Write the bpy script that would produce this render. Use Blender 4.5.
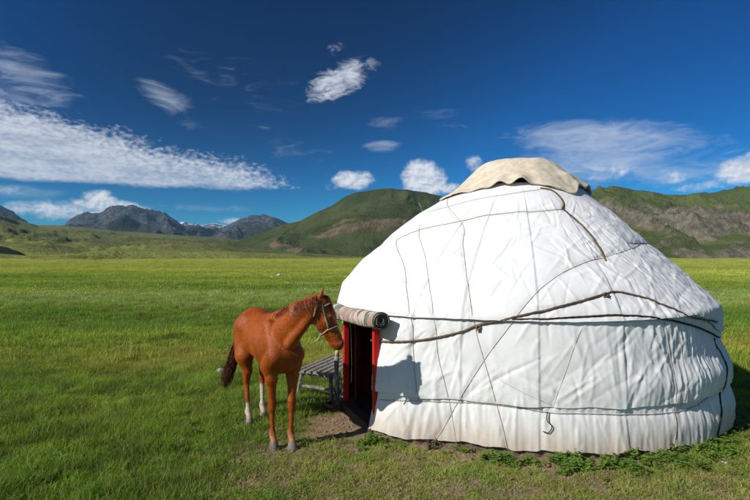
import bpy, math, random
import numpy as np
from mathutils import Vector, Matrix
random.seed(7); rng = np.random.default_rng(7)
R = math.radians
scene = bpy.context.scene
for o in list(bpy.data.objects): bpy.data.objects.remove(o)
C = scene.collection

# ------------------------------------------------------------------ camera, sun, sky
F, CX, HY, CH = 500.0, 375.0, 257.0, 2.0        # focal length / centre / horizon in photo pixels, eye height
cam = bpy.data.objects.new('camera', bpy.data.cameras.new('camera')); C.objects.link(cam)
cam.location = (0, 0, CH); cam.rotation_euler = (R(90), 0, 0)
cam.data.lens = 24; cam.data.sensor_width = 36; cam.data.shift_y = 7/750
cam.data.clip_start = .1; cam.data.clip_end = 60000
scene.camera = cam

SUN_EL = R(36); SH = np.array([.862, .507]); SH = SH/np.linalg.norm(SH)   # horizontal way the shadows fall
sl = bpy.data.lights.new('sun', 'SUN'); sl.energy = 4.85; sl.angle = R(.5); sl.color = (1, .965, .90)
so = bpy.data.objects.new('sun', sl); C.objects.link(so)
sdir = Vector((SH[0]*math.cos(SUN_EL), SH[1]*math.cos(SUN_EL), -math.sin(SUN_EL)))
so.rotation_euler = sdir.to_track_quat('-Z', 'Y').to_euler()

scene.view_settings.view_transform = 'Standard'; scene.view_settings.look = 'None'
scene.view_settings.exposure = 0; scene.view_settings.gamma = 1
scene.render.engine = 'CYCLES'; scene.render.resolution_x = 1024; scene.render.resolution_y = 683
scene.cycles.max_bounces = 6; scene.cycles.transparent_max_bounces = 8

class NT:
    """small helper for wiring nodes"""
    def __init__(s, tree): s.t = tree; s.n = tree.nodes; s.l = tree.links
    def node(s, typ, **kw):
        n = s.n.new(typ)
        for k, v in kw.items():
            if k == 'ins':
                for kk, vv in v.items():
                    if hasattr(vv, 'links') or isinstance(vv, bpy.types.NodeSocket): s.l.new(vv, n.inputs[kk])
                    else: n.inputs[kk].default_value = vv
            else: setattr(n, k, v)
        return n
    def m(s, op, a, b=None, c=None, clamp=False):
        n = s.n.new('ShaderNodeMath'); n.operation = op; n.use_clamp = clamp
        for i, v in enumerate((a, b, c)):
            if v is None: continue
            if isinstance(v, bpy.types.NodeSocket): s.l.new(v, n.inputs[i])
            else: n.inputs[i].default_value = v
        return n.outputs[0]
    def mix(s, f, a, b, mode='MIX'):
        n = s.n.new('ShaderNodeMix'); n.data_type = 'RGBA'; n.blend_type = mode; n.clamp_factor = True
        for i, v in ((0, f), (6, a), (7, b)):
            if isinstance(v, bpy.types.NodeSocket): s.l.new(v, n.inputs[i])
            else: n.inputs[i].default_value = v if i == 0 else (*v, 1)[:4]
        return n.outputs[2]
    def ss(s, x, lo, hi, a=0., b=1.):
        n = s.n.new('ShaderNodeMapRange'); n.interpolation_type = 'SMOOTHSTEP'
        s.l.new(x, n.inputs[0])
        for i, v in enumerate((lo, hi, a, b)):
            if isinstance(v, bpy.types.NodeSocket): s.l.new(v, n.inputs[i+1])
            else: n.inputs[i+1].default_value = v
        return n.outputs[0]
    def noise(s, vec, scale, detail=4, rough=.5, dist=0, out=0):
        n = s.n.new('ShaderNodeTexNoise')
        n.inputs['Scale'].default_value = scale; n.inputs['Detail'].default_value = detail
        n.inputs['Roughness'].default_value = rough; n.inputs['Distortion'].default_value = dist
        if vec is not None: s.l.new(vec, n.inputs['Vector'])
        return n.outputs[out]
    def mapping(s, vec, scale=(1,1,1), rot=(0,0,0), loc=(0,0,0)):
        n = s.n.new('ShaderNodeMapping'); s.l.new(vec, n.inputs[0])
        n.inputs['Scale'].default_value = scale; n.inputs['Rotation'].default_value = rot; n.inputs['Location'].default_value = loc
        return n.outputs[0]
    def comb(s, x, y, z=0.):
        n = s.n.new('ShaderNodeCombineXYZ')
        for i, v in enumerate((x, y, z)):
            if isinstance(v, bpy.types.NodeSocket): s.l.new(v, n.inputs[i])
            else: n.inputs[i].default_value = v
        return n.outputs[0]

w = bpy.data.worlds.new('World'); scene.world = w; w.use_nodes = True
T = NT(w.node_tree); T.n.clear()
SKY_STR = .08
sky = T.node('ShaderNodeTexSky', sky_type='NISHITA', sun_disc=False, sun_elevation=SUN_EL,
             sun_rotation=math.atan2(-SH[0], -SH[1]), altitude=2600, air_density=1.0, dust_density=.15, ozone_density=2.5)
gm = T.node('ShaderNodeHueSaturation', ins={'Saturation': 1.30, 'Value': .92, 'Color': sky.outputs[0]})
skycol = T.mix(1.0, gm.outputs[0], (.24, .94, 1.05), 'MULTIPLY')
gg = T.node('ShaderNodeGamma', ins={'Color': T.mix(1., skycol, (SKY_STR,)*3, 'MULTIPLY'), 'Gamma': 1.30})
skycol = T.mix(1., gg.outputs[0], (1.34/SKY_STR,)*3, 'MULTIPLY')
geo = T.node('ShaderNodeTexCoord'); sep = T.node('ShaderNodeSeparateXYZ'); T.l.new(geo.outputs['Generated'], sep.inputs[0])
dx, dy, dz = sep.outputs
az = T.m('MULTIPLY', T.m('ARCTAN2', dx, dy), 57.29578)
el = T.m('MULTIPLY', T.m('ARCSINE', dz), 57.29578)
def AE(px, py):
    return math.degrees(math.atan((px-CX)/F)), math.degrees(math.atan((HY-py)/math.hypot(F, px-CX)))
ae = T.comb(az, el)
# the clear sky is darkest at a right angle to the sun
sv = (-SH[0]*math.cos(SUN_EL), -SH[1]*math.cos(SUN_EL), math.sin(SUN_EL))
cg = T.m('ADD', T.m('ADD', T.m('MULTIPLY', dx, sv[0]), T.m('MULTIPLY', dy, sv[1])), T.m('MULTIPLY', dz, sv[2]))
pol = T.m('ADD', .50, T.m('MULTIPLY', T.m('MULTIPLY', cg, cg), 3.0), clamp=True)
pol = T.m('ADD', pol, T.m('MULTIPLY', T.m('SUBTRACT', 1.0, pol), T.ss(el, 19., 2., 0., .72)))
skycol = T.mix(1., skycol, T.comb(pol, pol, pol), 'MULTIPLY')
zz = T.m('MAXIMUM', dz, .02)
plane = T.comb(T.m('DIVIDE', dx, zz), T.m('DIVIDE', dy, zz))           # a flat layer of high cloud seen in perspective
def blob(px, py, wx, wy, rot=0., p=1.0):
    """soft ellipse round a direction of the sky; wx, wy in degrees"""
    a, e = AE(px, py)
    c, s_ = math.cos(R(rot)), math.sin(R(rot))
    A = T.m('SUBTRACT', az, a); E = T.m('SUBTRACT', el, e)
    u = T.m('DIVIDE', T.m('ADD', T.m('MULTIPLY', A, c), T.m('MULTIPLY', E, s_)), wx)
    v = T.m('DIVIDE', T.m('SUBTRACT', T.m('MULTIPLY', E, c), T.m('MULTIPLY', A, s_)), wy)
    d = T.m('ADD', T.m('MULTIPLY', u, u), T.m('MULTIPLY', v, v))
    return T.m('MULTIPLY', T.m('SUBTRACT', 1.0, d, clamp=True), p)
def total(lst):
    r = lst[0]
    for x in lst[1:]: r = T.m('MAXIMUM', r, x)
    return r
# rippled bank of cirrocumulus over the left
lowe = T.m('ADD', T.m('MULTIPLY', az, .012), 7.0)                     # lower edge, degrees of elevation
upe = T.m('ADD', T.m('MULTIPLY', T.m('ADD', az, 37.0), -.205), 15.9)  # upper edge
wob = T.m('MULTIPLY', T.m('SUBTRACT', T.noise(ae, .16, 3), .5), 2.6)
up2 = T.m('ADD', upe, wob)
mb = T.m('MULTIPLY', T.ss(T.m('SUBTRACT', el, T.m('ADD', lowe, T.m('MULTIPLY', wob, .25))), 0., 1.1), T.ss(T.m('SUBTRACT', up2, el), -.2, 3.2))
mb = T.m('MULTIPLY', mb, T.ss(az, -4.0, -15.0))
rip = T.noise(T.mapping(ae, (.75, 1.5, 1), (0, 0, R(-22))), 1.15, 5, .6, .4)
rip2 = T.noise(T.mapping(plane, (1., .8, 1)), 1.6, 4, .6)
smooth = T.noise(T.mapping(ae, (.1, .6, 1), (0, 0, -.05)), 1.0, 4, .6)
depthin = T.ss(T.m('SUBTRACT', up2, el), 1.5, 4.5)
tex = T.m('ADD', T.m('MULTIPLY', rip, T.m('SUBTRACT', 1.1, T.m('MULTIPLY', depthin, .75))), T.m('MULTIPLY', smooth, T.m('ADD', .15, T.m('MULTIPLY', depthin, .7))))
rip3 = T.noise(T.mapping(ae, (1., 1.7, 1), (0, 0, R(28))), 1.9, 3, .5)
tex = T.m('ADD', tex, T.m('MULTIPLY', T.m('SUBTRACT', rip3, .5), T.m('SUBTRACT', .9, T.m('MULTIPLY', depthin, .6))))
bank = T.m('MULTIPLY', T.ss(T.m('ADD', T.m('MULTIPLY', mb, .92), T.m('MULTIPLY', T.m('SUBTRACT', tex, .80), 1.3)), .0, 1.05), T.m('MULTIPLY', T.ss(mb, 0., .12), .94))
# thin patches and streaks
st = T.noise(T.mapping(ae, (.30, 1.0, 1), (0, 0, R(-8))), .8, 7, .62, 1.2)
fib = T.noise(T.mapping(ae, (.5, 1.2, 1), (0, 0, R(-24))), .9, 7, .62, 1.3)
thin = total([blob(600, 140, 12.5, 3.0, -6, .92), blob(600, 162, 13, 3.4, 0, .85), blob(690, 172, 11, 2.2, 0, .66), blob(670, 150, 9, 2.2, -4, .6), blob(165, 97, 4.6, 2.2, -22, .66), blob(25, 75, 6.5, 3.2, -20, .66), blob(20, 92, 5, 2.2, -10, .6), blob(190, 125, 3, 1.2, -15, .40),
              blob(265, 127, 1.4, .8, 0, .5), blob(385, 122, 3.4, 1.5, 5, .5), blob(381, 146, 3.4, 1.0, 0, .72),
              blob(210, 208, 10, .8, 0, .5), blob(200, 75, 3, 1, -15, .42), blob(25, 192, 6, 1.1, 0, .6), blob(230, 80, 14, 5, -12, .34), blob(300, 150, 9, 3, -10, .36), blob(440, 120, 8, 3, 5, .34)])
thina = T.m('MULTIPLY', T.m('MULTIPLY', .72, T.ss(thin, .0, .22)), T.ss(T.m('ADD', thin, T.m('SUBTRACT', st, .80)), 0., .88))
fl = total([blob(338, 82, 5.8, 2.4, 22, 1.1), blob(352, 74, 4.4, 2.0, 24, .95), blob(336, 48, 1.6, 1.1, 30, .66)])
fla = T.m('MULTIPLY', T.m('MULTIPLY', .9, T.ss(fl, 0., .3)), T.ss(T.m('ADD', fl, T.m('MULTIPLY', T.m('SUBTRACT', fib, .72), 1.7)), 0.08, .9))
# cumulus heaps over the hills
bill = T.noise(T.mapping(ae, (1, 1.15, 1)), .62, 7, .62, .25)
cum = total([blob(424, 180, 3.6, 2.8, -12, 1.15), blob(416, 168, 1.7, 1.4, 0, .95), blob(445, 188, 3.0, 1.0, 0, .8),
             blob(353, 180, 3.4, 1.6, 0, .95), blob(474, 164, 1.5, 1.5, 30, .72), blob(330, 187, 2.4, .8, 0, .5),
             blob(98, 200, 2.6, 1.5, 10, .9), blob(112, 207, 5.2, 1.2, -4, 1.0), blob(60, 211, 8, 1.6, 0, .74), blob(135, 213, 5, .9, -4, .7), blob(10, 190, 3, 1.0, 0, .5),
             blob(742, 170, 2.7, 2.0, 15, 1.0), blob(676, 178, 2.6, 1.2, 0, .66), blob(606, 172, 3.4, 1.8, 0, .62), blob(236, 222, 3, .8, 0, .7), blob(710, 186, 5, .8, 0, .62)])
cuma = T.ss(T.m('ADD', cum, T.m('SUBTRACT', bill, .84)), 0., .62)
puff = T.noise(T.mapping(ae, (1, 1.15, 1), (0, 0, 0), (.25, -.3, 0)), .62, 7, .62, .25)     # the same heap sampled towards the sun: lit and shaded sides
lit = T.ss(T.m('SUBTRACT', bill, puff), -.16, .12)
ccum = T.mix(lit, (.50, .58, .70), (.84, .86, .90))
K = 1/SKY_STR
def sc(c): return T.mix(1.0, c, (K, K, K), 'MULTIPLY') if isinstance(c, bpy.types.NodeSocket) else None
col = skycol
col = T.mix(bank, col, tuple(K*v for v in (.70, .75, .82)))
col = T.mix(thina, col, tuple(K*v for v in (.58, .66, .78)))
col = T.mix(fla, col, tuple(K*v for v in (.66, .71, .80)))
mc = T.n.new('ShaderNodeVectorMath'); mc.operation = 'SCALE'; mc.inputs['Scale'].default_value = K; T.l.new(ccum, mc.inputs[0])
col = T.mix(T.m('MULTIPLY', cuma, .95), col, mc.outputs[0])
bg = T.node('ShaderNodeBackground', ins={'Color': col, 'Strength': SKY_STR})
T.l.new(bg.outputs[0], T.node('ShaderNodeOutputWorld').inputs[0])

# ------------------------------------------------------------------ helpers
def tag(o, label=None, cat=None, group=None, kind=None):
    if label: o['label'] = label
    if cat: o['category'] = cat
    if group: o['group'] = group
    if kind: o['kind'] = kind
    return o
def empty(name, loc=(0,0,0), rz=0):
    o = bpy.data.objects.new(name, None); C.objects.link(o); o.location = loc; o.rotation_euler = (0,0,rz); o.empty_display_size = .1
    return o
def mesh_obj(name, V, Fc, mat, parent=None, smooth=True, world=True):
    """link ONE mesh object; V in world metres, moved into the parent's space"""
    V = np.asarray(V, dtype=np.float64)
    me = bpy.data.meshes.new(name)
    o = bpy.data.objects.new(name, me); C.objects.link(o)
    if parent is not None:
        o.parent = parent
        if world:
            bpy.context.view_layer.update()
            M = np.array(parent.matrix_world.inverted())
            V = V @ M[:3,:3].T + M[:3,3]
    if isinstance(Fc, np.ndarray):
        n = Fc.shape[1]
        me.vertices.add(len(V)); me.vertices.foreach_set('co', V.astype(np.float32).ravel())
        me.loops.add(Fc.size); me.loops.foreach_set('vertex_index', Fc.astype(np.int32).ravel())
        me.polygons.add(len(Fc)); me.polygons.foreach_set('loop_start', np.arange(0, Fc.size, n, dtype=np.int32))
        me.update(calc_edges=True)
    else:
        me.from_pydata(V.tolist(), [], Fc); me.update()
    if smooth: me.polygons.foreach_set('use_smooth', np.ones(len(me.polygons), bool))
    if mat: me.materials.append(mat)
    return o
def attr(o, name, vals):
    a = o.data.attributes.new(name, 'FLOAT', 'POINT'); a.data.foreach_set('value', np.asarray(vals, np.float32).ravel())
class MB:
    def __init__(s): s.v = []; s.f = []
    def box(s, c, size, rot=None, bev=0):
        h = np.array(size)/2; k = len(s.v); c = np.array(c, float)
        P = np.array([[x,y,z] for x in (-1,1) for y in (-1,1) for z in (-1,1)])*h
        if rot is not None: P = P @ np.array(rot).T
        s.v += (P+c).tolist()
        s.f += [tuple(k+i for i in q) for q in ((0,1,3,2),(4,6,7,5),(0,4,5,1),(2,3,7,6),(0,2,6,4),(1,5,7,3))]
    def beam(s, a, b, w, h, up=(0,0,1), jit=0.):
        """a squared timber from a to b, its ends slightly uneven"""
        a = np.array(a, float); b = np.array(b, float); d = b-a; L = np.linalg.norm(d); d = d/L
        u = np.array(up, float); x = np.cross(d, u); x /= np.linalg.norm(x); u = np.cross(x, d)
        n = 5; k = len(s.v); ch = min(w, h)*.16
        prof = [(-w/2+ch,-h/2),(w/2-ch,-h/2),(w/2,-h/2+ch),(w/2,h/2-ch),(w/2-ch,h/2),(-w/2+ch,h/2),(-w/2,h/2-ch),(-w/2,-h/2+ch)]
        for i in range(n):
            c = a+d*L*i/(n-1) + (x*random.uniform(-jit,jit)+u*random.uniform(-jit,jit))
            sc_ = 1+random.uniform(-jit,jit)*4
            for (p, q) in prof: s.v.append((c+x*p*sc_+u*q*sc_).tolist())
        for i in range(n-1):
            for j in range(8):
                s.f.append((k+i*8+j, k+i*8+(j+1)%8, k+(i+1)*8+(j+1)%8, k+(i+1)*8+j))
        s.f.append(tuple(k+j for j in range(7,-1,-1))); s.f.append(tuple(k+(n-1)*8+j for j in range(8)))
    def tube(s, pts, rad, n=8, cap=True):
        pts = np.array(pts, float); m = len(pts); k = len(s.v)
        rad = np.broadcast_to(np.asarray(rad, float), (m,))
        tg = np.gradient(pts, axis=0); tg /= np.linalg.norm(tg, axis=1)[:,None]+1e-12
        ref = np.array([0,0,1.]) if abs(tg[0][2]) < .9 else np.array([1.,0,0])
        x = np.cross(tg[0], ref); x /= np.linalg.norm(x)
        for i in range(m):
            x = x-tg[i]*np.dot(x, tg[i]); x /= np.linalg.norm(x)+1e-12; y = np.cross(tg[i], x)
            for j in range(n):
                a = 2*math.pi*j/n
                s.v.append((pts[i]+(x*math.cos(a)+y*math.sin(a))*rad[i]).tolist())
        for i in range(m-1):
            for j in range(n):
                s.f.append((k+i*n+j, k+i*n+(j+1)%n, k+(i+1)*n+(j+1)%n, k+(i+1)*n+j))
        if cap: s.f.append(tuple(k+j for j in range(n-1,-1,-1))); s.f.append(tuple(k+(m-1)*n+j for j in range(n)))
    def build(s, name, mat, parent=None, smooth=True): return mesh_obj(name, s.v, s.f, mat, parent, smooth)
def catmull(P, n=12):
    P = np.array(P, float); Q = np.vstack([2*P[0]-P[1], P, 2*P[-1]-P[-2]]); out = []
    for i in range(1, len(Q)-2):
        t = np.linspace(0, 1, n, endpoint=False)[:,None]
        a, b, c, d = Q[i-1], Q[i], Q[i+1], Q[i+2]
        out.append(.5*((2*b)+(-a+c)*t+(2*a-5*b+4*c-d)*t*t+(-a+3*b-3*c+d)*t**3))
    out.append(P[-1:]); return np.vstack(out)
_lat = {}
def vn(x, y, seed=0, perx=0):
    """2D gradient noise, -1..1, periodic in x when perx is given"""
    if seed not in _lat:
        r = np.random.default_rng(1000+seed); _lat[seed] = r.uniform(0, 2*np.pi, (256, 256))
    L = _lat[seed]
    x = np.asarray(x, float); y = np.asarray(y, float)
    xi = np.floor(x).astype(int); yi = np.floor(y).astype(int); fx = x-xi; fy = y-yi
    def g(i, j, ax, ay):
        ii = i % perx if perx else i
        a = L[ii & 255, j & 255]; return np.cos(a)*ax+np.sin(a)*ay
    u = fx**3*(fx*(fx*6-15)+10); v = fy**3*(fy*(fy*6-15)+10)
    n0 = g(xi,yi,fx,fy)*(1-u)+g(xi+1,yi,fx-1,fy)*u
    n1 = g(xi,yi+1,fx,fy-1)*(1-u)+g(xi+1,yi+1,fx-1,fy-1)*u
    return (n0*(1-v)+n1*v)*1.5
def fbm(x, y, oct=5, seed=0, gain=.5):
    r = 0; a = 1; t = 0
    for k in range(oct): r = r+a*vn(x*2**k+k*17.3, y*2**k-k*9.1, seed+k); t += a; a *= gain
    return r/t
def ridged(x, y, oct=5, seed=0, gain=.5):
    r = 0; a = 1; t = 0; w = 1
    for k in range(oct):
        n = (1-np.abs(vn(x*2**k+k*11.7, y*2**k+k*5.3, seed+k)))**2*w
        r = r+a*n; t += a; a *= gain; w = np.clip(n*1.6, 0, 1)
    return r/t
def sstep(x, a, b):
    t = np.clip((x-a)/(b-a), 0, 1); return t*t*(3-2*t)
def G(px, py):
    """point on the flat ground seen at a photo pixel"""
    Y = CH*F/(py-HY); return np.array([(px-CX)/F*Y, Y])
def P3(px, py, Y): return np.array([(px-CX)/F*Y, Y, CH-(py-HY)/F*Y])

def mat(name, build):
    m = bpy.data.materials.new(name); m.use_nodes = True; t = NT(m.node_tree); t.n.clear()
    b = t.node('ShaderNodeBsdfPrincipled'); o = t.node('ShaderNodeOutputMaterial'); t.l.new(b.outputs[0], o.inputs[0])
    b.inputs['Roughness'].default_value = .85; b.inputs['Specular IOR Level'].default_value = .25
    build(t, b); return m
def setc(t, b, c): 
    if isinstance(c, bpy.types.NodeSocket): t.l.new(c, b.inputs['Base Color'])
    else: b.inputs['Base Color'].default_value = (*c, 1)
def bump(t, b, h, strength=.5, dist=.01):
    n = t.node('ShaderNodeBump', ins={'Strength': strength, 'Distance': dist, 'Height': h}); t.l.new(n.outputs[0], b.inputs['Normal'])
def opos(t): return t.node('ShaderNodeTexCoord').outputs['Object']
def wpos(t): return t.node('ShaderNodeNewGeometry').outputs['Position']
def at(t, name): n = t.node('ShaderNodeAttribute', attribute_name=name); return n.outputs['Fac']

# ------------------------------------------------------------------ the yurt's surface
YC = np.array([2.142, 7.567]); 
TH_K = np.radians([-175, -160, -148, -136, -127, -120, -105, -60, -35, 10, 90, 150])
#        w:      0      1     2     3     4     5     6     7     8
Zk = {'L': [.05, .53, .95, 1.34, 1.60, 1.95, 2.32, 2.84, 3.02], 'F': [.05, .53, .95, 1.36, 1.62, 1.95, 2.32, 2.84, 3.0], 'R': [.05, .53, .95, 1.40, 1.62, 1.95, 2.32, 2.84, 3.06]}
Rk = {'L': [2.62,2.61,2.62,2.68,2.60,2.30,1.86,1.15,.80], 'F': [2.64,2.62,2.61,2.58,2.42,2.12,1.72,1.12,.85], 'R': [2.63,2.62,2.53,2.52,2.27,1.94,1.57,1.05,.84]}
def circ_interp(th, xs, ys):
    xs = np.array(xs); ys = np.array(ys); th = (np.asarray(th)-xs[0]) % (2*np.pi)
    X = np.append(xs-xs[0], 2*np.pi); Y = np.append(ys, ys[0])
    i = np.clip(np.searchsorted(X, th, side='right')-1, 0, len(X)-2)
    t = (th-X[i])/(X[i+1]-X[i]); t = t*t*(3-2*t)
    return Y[i]*(1-t)+Y[i+1]*t
wk = np.arange(9.)
def knots(th):
    a = np.radians([-175, -105, -35, 90]); Z = []; Rr = []
    for k in range(9):
        avg = (Rk['L'][k]+Rk['R'][k])/2; avz = (Zk['L'][k]+Zk['R'][k])/2
        Z.append(circ_interp(th, a, [Zk['L'][k], Zk['F'][k], Zk['R'][k], avz]))
        Rr.append(circ_interp(th, a, [Rk['L'][k], Rk['F'][k], Rk['R'][k], avg]))
    dth = (np.asarray(th)+np.radians(136)+np.pi) % (2*np.pi)-np.pi
    b = .31*np.exp(-(np.where(dth > 0, dth/np.radians(12), dth/np.radians(15)))**2)
    fade = [1, .92, .75, .5, .2, .05, 0, 0, 0]
    Rr = [r_+b*f for r_, f in zip(Rr, fade)]
    return np.array(Z), np.array(Rr)
NTH = 1200
# rows, evenly spaced along the profile
seg = [.48, .42, .43, .32, .46, .56, .80, .33]; cum_ = np.concatenate([[0], np.cumsum(seg)]); LEN = cum_[-1]
NV = int(LEN/.0135)
Lr = np.linspace(0, LEN, NV); Wr = np.interp(Lr, cum_, wk)
TH = np.linspace(-np.pi, np.pi, NTH, endpoint=False)
Zkn, Rkn = knots(TH)
def prof_rows(Kn):
    i = np.clip(Wr.astype(int), 0, 7); t = (Wr-i)[:,None]
    A = Kn[i]*(1-t)+Kn[i+1]*t
    ker = np.exp(-np.linspace(-2, 2, 17)**2*6); ker /= ker.sum()
    P = np.pad(A, ((8,8),(0,0)), mode='reflect', reflect_type='odd')
    return sum(ker[k]*P[k:k+NV] for k in range(17))
ZB = prof_rows(Zkn); RB = prof_rows(Rkn)
COS, SIN = np.cos(TH)[None,:], np.sin(TH)[None,:]
BX = YC[0]+RB*COS; BY = YC[1]+RB*SIN
BP = np.stack([BX, BY, ZB], -1)
du = np.roll(BP, -1, 1)-np.roll(BP, 1, 1); dv = np.gradient(BP, axis=0)
NRM = np.cross(du, dv); NRM /= np.linalg.norm(NRM, axis=-1)[...,None]
XM, YM = np.meshgrid(TH*2.6, Lr)                # metres along the wall / up the profile
CANX = TH/(2*np.pi)+.5                          # 0..1 round the yurt
SX = BX/BY*F+CX; SY = HY-(ZB-CH)/BY*F
front = (NRM*(np.array([0,0,CH])-BP)).sum(-1) > 0
def on_yurt(px, py):
    """(theta, l) of the yurt's skin where the sight line through a photo pixel meets it"""
    d = (SX-px)**2+(SY-py)**2+np.where(front, 0, 1e6)
    i = np.unravel_index(np.argmin(d), d.shape); return TH[i[1]], Lr[i[0]]

# every rope, and the drawn eave shade line, as a run over the skin: (theta, l) points
ropes = []
def rope(pts, rad, name='rope', mt='rope', sag=.0, ext=None):
    q = np.array([on_yurt(*p) for p in pts])
    ropes.append(dict(q=catmull(q, 14), rad=rad, name=name, mt=mt))
# girths and one drawn eave shade line, left to right
rope([(372,341),(392,342),(412,341),(437,338),(462,331),(480,325),(512,319),(545,311),(575,303),(604,295)], .015)
rope([(604,295),(618,293),(645,300),(668,309),(690,317),(716,322)], .012)
rope([(512,320),(545,319),(585,317),(620,316),(660,319),(690,325),(717,337)], .013, mt='darkrope_and_shade')  # added dark line: the shade under the roof hem, drawn as a rope
rope([(388,313),(420,317),(450,319),(480,320),(515,319)], .007)
rope([(398,240),(420,231),(450,224),(480,218),(510,214),(540,212),(562,211)], .007)
rope([(428,214),(450,207),(480,199),(510,194),(540,190)], .005)
rope([(540,189),(552,191),(560,198),(563,205),(561,211)], .013)
rope([(562,211),(575,221),(588,234),(598,248),(605,262)], .013)
rope([(397,240),(403,262),(407,290),(410,320),(412,345),(415,372),(417,400)], .006)
rope([(421,226),(425,255),(430,290),(434,320),(438,355),(445,385),(452,415),(456,444)], .005)
rope([(457,193),(459,220),(463,248),(468,285),(472,315),(479,345),(488,375),(497,405),(503,430),(508,450)], .006)
rope([(434,446),(441,432),(456,405),(470,383),(490,352),(508,328),(528,303),(548,284),(570,270),(604,258),(640,243)], .005)
rope([(380,400),(400,401),(425,402),(455,403),(480,404),(497,406),(525,409),(552,413),(590,415),(625,415),(655,414),(680,411),(700,404),(716,393),(723,385)], .007)
rope([(496,378),(512,386),(530,396),(548,404),(560,410)], .003)
rope([(665,322),(668,350),(672,380),(674,412),(672,440),(671,452)], .006)
rope([(676,322),(680,350),(682,380),(681,412)], .005)
rope([(713,338),(719,356),(722,376),(720,395),(716,415),(712,435)], .011, mt='darkrope_and_shade')
rope([(553,408),(557,394),(566,372),(575,345),(584,325)], .003)
# girths carried on round the back
def ring(w0, rad, th0, th1, mt='rope'):
    th = np.linspace(R(th0), R(th1), 260); l = np.interp(w0, wk, cum_)+.03*np.sin(th*3)+.015*np.sin(th*7)
    ropes.append(dict(q=np.stack([th, l], 1), rad=rad, name='rope', mt=mt))
ring(3.0, .010, -33, 195); ring(2.2, .009, -30, 196); ring(1.0, .008, -30, 196); ring(5.6, .008, -60, 190)
for a in (-10, 20, 50, 80, 110, 140, 165):
    l = np.linspace(.1, LEN-.4, 60); ropes.append(dict(q=np.stack([np.full(60, R(a))+.02*np.sin(l*3), l], 1), rad=.006, name='rope', mt='rope'))

# how far each spot of the skin is pulled in by the ropes
press = np.zeros((NV, NTH))
for r_ in ropes:
    q = r_['q']; 
    for a, b in zip(q[:-1], q[1:]):
        n = max(2, int(np.hypot((a[0]-b[0])*2.6, a[1]-b[1])/.008)); t = np.linspace(0, 1, n)[:,None]; s_ = a*(1-t)+b*t
        j = np.round((s_[:,0]+np.pi)/(2*np.pi)*NTH).astype(int) % NTH; i = np.clip(np.round(s_[:,1]/LEN*(NV-1)).astype(int), 0, NV-1)
        press[i, j] = np.maximum(press[i, j], min(1, r_['rad']/.007))
def blur(A, s):
    n = int(s*3); k = np.exp(-.5*(np.arange(-n, n+1)/s)**2); k /= k.sum()
    P = np.pad(A, ((n,n),(0,0)), mode='edge'); A = sum(k[i]*P[i:i+A.shape[0]] for i in range(2*n+1))
    return sum(k[i+n]*np.roll(A, i, 1) for i in range(-n, n+1))
pn = np.clip(blur(press, 1.6)*4.2, 0, 1); pw = np.clip(blur(press, 6)*10, 0, 1); pww = np.clip(blur(press, 14)*20, 0, 1)
PER = 2*np.pi*2.6
def yn(fx, fy, seed, shear=0.):
    """noise over the skin; fx = how many cells round the yurt (whole), fy cells per metre"""
    return vn((TH[None,:]/(2*np.pi)+.5)*fx+0*YM, YM*fy+shear*np.sin(TH[None,:]*3), seed, fx)
def yd(fu, fvv, seed, ang=0):
    """noise stretched along a slant (not periodic; the seam is at the back)"""
    th = (TH[None,:]-np.pi/2) % (2*np.pi); X = th*2.6; c, s_ = math.cos(ang), math.sin(ang)
    return vn((X*c+YM*s_)*fu, (-X*s_+YM*c)*fvv, seed)
def crease(n, w=.12): return np.clip(1-np.abs(n)/w, 0, 1)**1.5
side = sstep((TH[None,:]-R(-95)), 0, R(45))*(TH[None,:] < R(30))+0*YM        # 0 on the taut door side, 1 on the slack right side
slack = .35+.65*side
low = yn(18, .8, 1)*.014+yn(60, 2.2, 2)*.003
pill = (1-pww)*.010-pn*.007-pw*.006
diag1 = np.abs(yd(.7, 2.6, 3, .5))*.008*(1-pw); diag2 = np.abs(yd(.8, 3.0, 4, -.7))*.007*(1-pw)
tens = (yd(1.0, 16, 41, 1.15)*.0022+yd(1.2, 20, 42, .6)*.0018+yd(.9, 18, 43, -.9)*.0018+yd(1.5, 11, 44, -.35)*.0022)*(.12+1.0*sstep(yd(.5,.7,45), 0, .4))
warp = vn(XM*.8, YM*.9, 31)*.5
fine = yd(4, 12, 5, .9)*.0009+yd(12, 5, 6, .3)*.0006+yd(22, 30, 7)*.0004
rad_f = (1-np.abs(vn(CANX[None,:]*240+warp*2, YM*.9, 8, 240)))**3
wall_f = (1-np.abs(vn(CANX[None,:]*170+warp*1.5, YM*1.1, 9, 170)))**3
wall_g = vn(CANX[None,:]*330+warp, YM*1.6, 10, 330)
Droof_top = None
gather = np.clip(blur(press*(np.abs(Lr-cum_[1])[:,None] < .10), 9)*14, 0, 1)
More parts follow.
